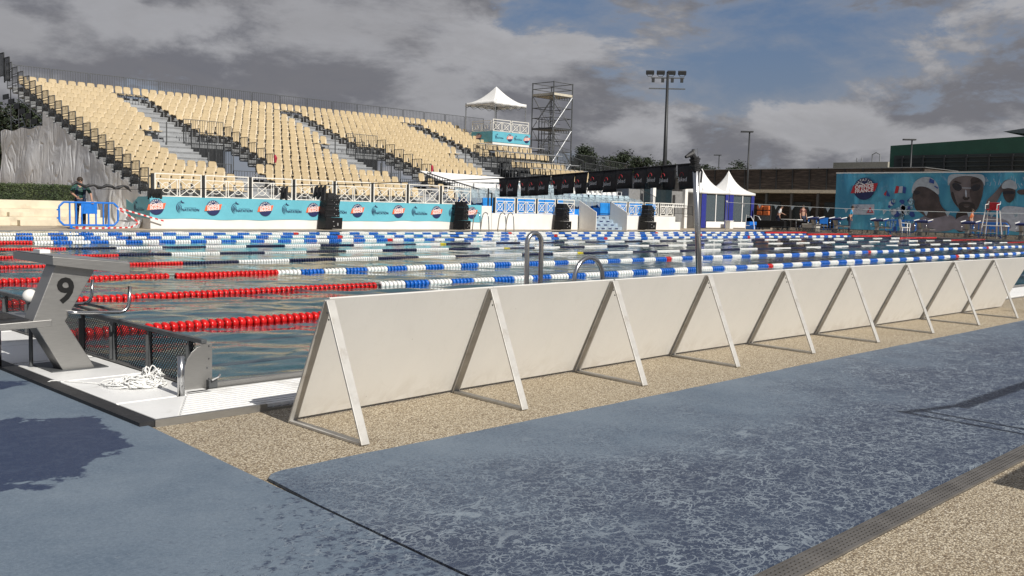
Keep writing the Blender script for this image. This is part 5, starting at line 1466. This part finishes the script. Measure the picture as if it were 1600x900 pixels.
# ------------------------------------------------------------------ buildings
tb=empty('clad_building',(70,24,0)); tag(tb,'long dark timber-clad building with a cream beam, beyond the tents','building')
MB().box(70.3,82,24,44.5,2.95,4.78).build('upper_wall','timber_cladding',tb,world=True)
MB().box(71.5,82,24,44.5,0,2.95).build('lower_wall','timber_cladding',tb,world=True)
MB().box(69.2,71.5,24,45,2.80,3.06).build('beam','beam_cream',tb,world=True)
MB().box(70.2,82,23.9,44.6,4.78,4.83).build('roof_edge','galv_steel',tb,world=True)
g=MB()
for q in range(14): MB().box(70.24,70.3,24.2+q*1.5,24.3+q*1.5,3.06,4.78).build('batten','black_metal',tb,world=True)
pass
for q in range(9): MB().box(69.4,69.6,25+q*2.3,25.2+q*2.3,0,2.8).build('column','galv_dark',tb,world=True)
for q in range(5): MB().box(71.42,71.49,28+q*2.8,29.6+q*2.8,.5,2.1).build('window','dark_glass',tb,world=True)
o=empty('tan_building',(93,30,0)); tag(o,'pale tan rendered building behind the poster, left of the green one','building')
MB().box(92.5,110,36.5,42.3,0,6.55).build('wall','tan_wall',o,world=True)
g=MB(); 
for q in range(8):
    a=PI*q/7; 
MB().prism([(91.5,36.6+2.6*math.cos(a/10*PI/2)-.0,5.9*1.0 if a==0 else 5.9) if False else (91.5,36.0+a*.55,5.0+.95*math.sin(min(1,(10-a)/6)*PI/2)) for a in range(11)]+[(91.5,41.5,0),(91.5,36.0,0)],(.9,0,0)).build('curved_wing','cabin_grey',o,world=True)
for pts_ in ([(92.6,38.2,6.5),(92.6,38.2,7.3),(92.6,37.8,7.5),(92.6,37.4,7.3),(92.6,37.4,6.5)],[(92.6,39.3,6.5),(92.6,39.3,7.0)],[(92.6,39.8,6.5),(92.6,39.8,7.0)]):
    MB().tube(pts_,.06,6).build('roof_vent','galv_steel',o,world=True)
gb=empty('green_building',(77,29.6,0)); tag(gb,'dark green sports hall with horizontal louvres rising behind the poster','building')
def zt_(y): return 6.98+(29.6-y)*.043
m_=MB(); m_.prism([(77,29.6,0),(77,29.6,zt_(29.6)),(77,2,zt_(2)),(77,2,0)],(25,0,0)); m_.build('wall','green_paint',gb,world=True)
MB().box(76.90,76.995,2,29.2,0,6.15).build('recess','louver_dark',gb,world=True)
g=MB()
for q in range(14): g.box(76.78,76.9,2,28.95,1.2+q*.36,1.30+q*.36)
g.build('louvre','louver_dark',gb,world=True)
g=MB()
for q in range(16): g.box(76.74,76.9,28.4-q*1.7,28.52-q*1.7,0,6.1)
g.build('mullion','black_metal',gb,world=True)
m_=MB(); m_.prism([(79,21.5,8.0),(79,2,10.6),(79,2,10.2),(79,20.0,7.8)],(20,0,0)); m_.build('roof','roof_grey',gb,world=True)

# ------------------------------------------------------------------ masts and lamps
fm_=empty('floodlight_mast',(80.5,55.1,0)); tag(fm_,'tall dark floodlight mast with a row of lamps above the trees','floodlight mast')
MB().tube([(0,0,0),(.15,.1,7),(.35,.3,15.6)],[.27,.21,.13],10).build('pole','black_metal',fm_,smooth=True)
dr=V((2.88,-2.9,.05)).normalized()
MB().bar(V((.35,.3,14.95))-dr*1.75,V((.35,.3,14.95))+dr*1.75,.12).build('cross_arm','galv_dark',fm_)
MB().bar(V((.3,.28,13.85))-dr*1.9,V((.3,.28,13.82))+dr*1.9,.12).build('cross_arm','galv_dark',fm_)
for q in range(4):
    c=V((.35,.3,15.4))+dr*(-1.85+q*1.12); f=MB().rbox(c+V((0,0,.1)),(.42,.16,.20),dr,V((dr.y,-dr.x,-.4)).normalized(),V((.3*dr.y,-.3*dr.x,.95)).normalized()).build('floodlight','black_metal',fm_,bevel=.04)
    MB().tube([c+dr*.38-V((0,0,.05)),c+dr*.2-V((0,0,.3)),c-dr*.2-V((0,0,.3)),c-dr*.38-V((0,0,.05))],.04,5).build('bracket','galv_dark',f)
    c2=V((.35,.3,14.72))+dr*(-1.5+q*1.0); MB().rbox(c2,(.14,.14,.22),dr,(dr.y,-dr.x,0),(0,0,1)).build('spotlight','black_metal',fm_)
def lamp(loc,h,lab,s_=1.0):
    t=empty('street_lamp',loc); tag(t,lab,'street lamp','street lamps beyond the pool')
    MB().tube([(0,0,0),(0,0,h)],[.11*s_,.06*s_],8).build('pole','black_metal',t,smooth=True)
    MB().rbox((-.15,.15,h+.03),(.5*s_,.16*s_,.06*s_),dr,(dr.y,-dr.x,0),(0,0,1)).build('lamp_head','black_metal',t,bevel=.02)
lamp((67.5,37.3,0),7.7,'tall street lamp in front of the timber-clad building')
lamp((110.2,67.6,0),8.8,'small distant street lamp between the pagoda roofs and the tall lamp')
lamp((74.5,26.8,0),7.2,'street lamp standing before the green building')

# ------------------------------------------------------------------ trees and hedge
def pine(loc,h,w,seed,lab,conic=.5,trunk=.25,dens=1):
    t=empty('pine_tree',loc); tag(t,lab,'tree','pine trees behind the pool buildings')
    rr=random.Random(seed)
    MB().tube([(0,0,0),(.1,.1,h*.5),(0,.0,h*.9)],[h*.025,h*.018,h*.005],7).build('trunk','bark',t,smooth=True)
    m_=MB(); vs=[];fs=[]
    nb=int((60*w*h/20+40)*dens)
    for b_ in range(nb):
        u=rr.random()**.8; z=h*(trunk+(1-trunk)*u); r_=w*.5*((1-u)**conic*.9+.12)*(.55+.45*math.sin(PI*min(1,u*3+.2))) if u<.27 else w*.5*((1-u)**conic*.9+.08)
        a=rr.uniform(0,2*PI); L=r_*rr.uniform(.45,1.1); tip=V((L*math.cos(a),L*math.sin(a),z+rr.uniform(0,.06)*h))
        m_.tube([(0,0,z-.04*h),tuple(tip)],[.03*h/8,.008],4)
        cl=rr.uniform(.35,.75)*h/8
        for k in range(44):
            p_=tip*(1,1)[0]; d=V((rr.gauss(0,1),rr.gauss(0,1),rr.gauss(0,.6)))*cl*.55
            c=V((tip.x*.85,tip.y*.85,tip.z))+d; s_=rr.uniform(.14,.30)*h/8
            a1=rr.uniform(0,6.28); e1=V((math.cos(a1),math.sin(a1),rr.uniform(-.3,.6)))*s_; e2=V((rr.gauss(0,1),rr.gauss(0,1),rr.gauss(0,1))).normalized()*s_*.4
            n=len(vs); vs+=[c-e2,c+e1,c+e2]; fs.append((n,n+1,n+2))
    bk=MB(); bk.v=m_.v; bk.f=m_.f; bk.m=m_.m; bk.build('branch','bark',t)
    MB().add(vs,fs).build('crown','needles',t)
TR=[((70.0,62.3,0),7.6,3.2,1,'dark pine just right of the scaffold tower',.6),((82.0,67.4,0),9.2,6.4,2,'broad dark pine rising right of the scaffold tower',.45),((87.0,66.6,0),8.0,5.2,3,'low pine between the two broad pines',.5),((85.3,64.1,0),8.6,6.2,4,'widest dark pine, above the middle of the black bunting',.4),
 ((87.4,61.8,0),6.9,4.6,5,'dark pine just left of the floodlight mast',.5),((84.5,58.6,0),6.2,3.4,6,'small pine beside the foot of the floodlight mast',.5),((83.6,51.3,0),6.4,6.0,7,'round dark pine behind the pagoda tents',.4),((84.3,48.6,0),5.8,4.0,8,'small dark pine between the pagoda peaks',.5),
 ((94.4,54.9,0),7.8,5.0,9,'sparse pine above the left end of the clad building',.4),((96.0,51.0,0),7.0,4.6,10,'sparse pine behind the tall street lamp',.4),((98.0,47.2,0),6.9,3.5,11,'tuft of pine over the middle of the clad building roof',.4),
 ((77.0,66.0,0),6.0,5.0,15,'low pine half hidden by the press tiers',.4),((79.0,62.0,0),5.6,5.0,16,'low pine behind the end railing of the press tiers',.4),((88.0,57.0,0),5.2,6.0,17,'low wide pine behind the grey cabin',.4)]
for q,(u_,hh,ww,sd_,lb) in enumerate(((1.5,5.6,6.5,31,'low pine in the dense row just right of the broad pine'),(5.0,5.9,6.5,32,'low pine under the widest pine in the dense row'),(9.0,5.4,6.5,33,'low pine left of the mast foot in the dense row'),(13.0,5.2,7.0,34,'low pine right of the mast foot in the dense row'),(-2.5,5.8,6.0,35,'low pine between the scaffold tower and the broad pine'),(17.0,5.2,7.0,36,'low pine in the dense row behind the left pagoda tent'))):
    TR.append(((83.5+q%2*1.5,66.5-u_*1.0,0),hh+2.6-.08*u_,ww,sd_,lb,.35))
for loc,h,w,s_,lab,cn_ in TR: pine(loc,h*.84,w*.92,s_,lab,cn_,.12)
for loc,h,w,s_,lab in (((11.8,50.0,0),6.6,6.0,12,'bushy dark tree behind the upper left corner of the stand'),((15.5,50.5,0),6.4,5.5,13,'bushy dark tree behind the scaffold legs of the stand'),((8.0,47.0,0),5.2,5.5,14,'bushy dark tree at the far left edge')):
    pine(loc,h*.86,w,s_,lab,.25,.03,2.2)
hg=empty('hedge',(3,31,0)); tag(hg,'clipped dark green hedge above the cream steps at the left','hedge')
MB().box(-2,11.35,31.15,32.2,.86,1.38).build('core','hedge_core',hg,world=True)
rr=random.Random(9); vs=[];fs=[]
for k in range(15000):
    x=rr.uniform(4,11.45); f=rr.random()
    if f<.7: y=31.12+abs(rr.gauss(0,.05)); z=rr.uniform(.86,1.42)
    else: y=rr.uniform(31.1,32.2); z=1.40+rr.gauss(0,.035)
    c=V((x,y,z)); s_=rr.uniform(.022,.05); e1=V((rr.gauss(0,1),rr.gauss(0,1),rr.gauss(0,1))).normalized()*s_; e2=V((rr.gauss(0,1),rr.gauss(0,1),rr.gauss(0,1))).normalized()*s_*.6
    n=len(vs); vs+=[c-e1,c+e2,c+e1,c-e2]; fs.append((n,n+1,n+2,n+3))
MB().add(vs,fs).build('leaf_layer','hedge_leaf',hg,world=True)
cs=empty('concrete_steps',(0,29.5,0)); tag(cs,'cream concrete seating steps below the hedge','steps')
for y,z0,z1,xo in ((31.1,.58,.88,0),(30.75,.30,.58,0),(30.35,0,.30,0)): MB().box(-3,11.9+xo,y,y+.5,z0,z1).build('tier','concrete_cream',cs,world=True,bevel=.012)
MB().box(8.9,10.1,30.05,30.35,0,.2).build('block','concrete_cream',cs,world=True,bevel=.012); MB().box(8.7,9.5,30.48,30.75,.30,.46).build('block','concrete_cream',cs,world=True,bevel=.012)
MB().box(7.0,8.6,30.1,30.35,0,.2).build('block','concrete_cream',cs,world=True,bevel=.012)
# unseen tube frame right of view, added to cast shadow stripes on the mat
hr=empty('handrail',(3.4,-4.9,0)); tag(hr,'unseen steel tube frame on the gravel beyond the drain, added to cast shadow stripes','railing')
g=MB()
g.tube([(2.47,-4.72,0),(2.50,-4.72,1.50)],.018,8); g.tube([(2.60,-4.72,0),(2.62,-4.72,1.42)],.018,8)
g.tube([(2.9,-4.66,1.32),(6.4,-4.66,1.30)],.030,8); g.tube([(3.0,-4.80,1.16),(6.4,-4.80,1.12)],.028,8); g.tube([(6.4,-4.72,0),(6.4,-4.72,1.32)],.02,8); g.tube([(2.50,-4.72,1.48),(3.0,-4.66,1.32)],.018,8)
g.build('tube','tube_steel',hr,world=True)

o=empty('equipment_case',(1.95,-4.95,0)); tag(o,'unseen black box on the gravel beyond the right edge, added to cast a shadow','case')  # unseen box, added for the dark shadow at the right edge
MB().box(-.45,.45,-.2,.2,.06,.88).build('body','black_cabinet',o,bevel=.02)
for x_ in (-.35,.35): MB().box(x_-.05,x_+.05,-.15,.15,0,.06).build('foot','galv_dark',o)
# ------------------------------------------------------------------ light and sky
SE, SA = math.radians(38.5), math.radians(-93.0)       # elevation, azimuth from +x
sd=V((math.cos(SE)*math.cos(SA),math.cos(SE)*math.sin(SA),math.sin(SE)))
sl=bpy.data.lights.new('sun','SUN'); sl.energy=4.8; sl.angle=math.radians(.55); sl.color=(1,.955,.88)
so_=bpy.data.objects.new('sun',sl); COL.objects.link(so_); so_.rotation_euler=(-sd).to_track_quat('-Z','Y').to_euler(); so_.location=(0,-20,30)
w=bpy.data.worlds.new('World'); sc.world=w; w.use_nodes=True; nt=w.node_tree; bg=nt.nodes['Background']
sky=nt.nodes.new('ShaderNodeTexSky'); sky.sky_type='NISHITA'; sky.sun_disc=False; sky.sun_elevation=SE; sky.sun_rotation=PI/2-SA
sky.air_density=1.0; sky.dust_density=1.0; sky.ozone_density=1.5
tc=nt.nodes.new('ShaderNodeTexCoord').outputs['Generated']
sp_=nt.nodes.new('ShaderNodeSeparateXYZ'); nt.links.new(tc,sp_.inputs[0])
zz=ma(nt,'ADD',ma(nt,'MAXIMUM',sp_.outputs[2],-.02),.50)
cb_=nt.nodes.new('ShaderNodeCombineXYZ'); nt.links.new(ma(nt,'DIVIDE',sp_.outputs[0],zz),cb_.inputs[0]); nt.links.new(ma(nt,'DIVIDE',sp_.outputs[1],zz),cb_.inputs[1]); nt.links.new(ma(nt,'MULTIPLY',sp_.outputs[2],2.6),cb_.inputs[2])
cv=cb_.outputs[0]
SH=(0,9,12)
sv_=nt.nodes.new('ShaderNodeVectorMath'); sv_.operation='ADD'; nt.links.new(cv,sv_.inputs[0]); sv_.inputs[1].default_value=SH; cv=sv_.outputs[0]
def cloud(v): return ma(nt,'ADD',ma(nt,'MULTIPLY',noise(nt,v,1.25,3,.5,.15),.60),ma(nt,'MULTIPLY',noise(nt,v,3.6,12,.62,.25),.40))
ofs=nt.nodes.new('ShaderNodeVectorMath'); ofs.operation='ADD'; nt.links.new(cv,ofs.inputs[0]); ofs.inputs[1].default_value=(-.02,-.05,.14)
n1=cloud(cv); n1b=cloud(ofs.outputs[0]); n2=noise(nt,cv,7.5,8,.62,.4)
mask=ramp(nt,ma(nt,'ADD',n1,ma(nt,'MULTIPLY',ma(nt,'SUBTRACT',n2,.5),.16)),.445,.488)
thin=ramp(nt,ma(nt,'ADD',n1,ma(nt,'MULTIPLY',ma(nt,'SUBTRACT',n2,.5),.25)),.36,.50)
thick=ramp(nt,n1,.485,.60)
lit=ramp(nt,ma(nt,'SUBTRACT',n1,n1b),-.045,.06)
ccol=mix(nt,lit,(1.60,1.62,1.84),(4.2,4.2,4.4))
ccol=mix(nt,ma(nt,'MULTIPLY',thick,.28),ccol,(1.95,1.95,2.14))
ccol=mix(nt,ma(nt,'MULTIPLY',ramp(nt,n2,.35,.65),.22),ccol,(2.3,2.2,2.2))
veil=ramp(nt,sp_.outputs[2],.22,.0)
base=mix(nt,.78,sky.outputs[0],(.85,1.42,2.65))
base=mix(nt,ma(nt,'MULTIPLY',veil,.72),base,(2.3,2.5,2.9))
base=mix(nt,ma(nt,'MULTIPLY',thin,.55),base,(3.0,3.1,3.4))
fin=mix(nt,ma(nt,'MULTIPLY',mask,.95),base,ccol)
nt.links.new(fin,bg.inputs['Color']); bg.inputs['Strength'].default_value=.10
sc.view_settings.view_transform='Standard'; sc.view_settings.look='None'; sc.view_settings.exposure=0; sc.view_settings.gamma=1
sc.view_settings.use_curve_mapping=False
sc.render.engine='CYCLES'
cy=sc.cycles; cy.max_bounces=6; cy.diffuse_bounces=3; cy.glossy_bounces=3; cy.transparent_max_bounces=12; cy.transmission_bounces=4; cy.caustics_reflective=False; cy.caustics_refractive=False
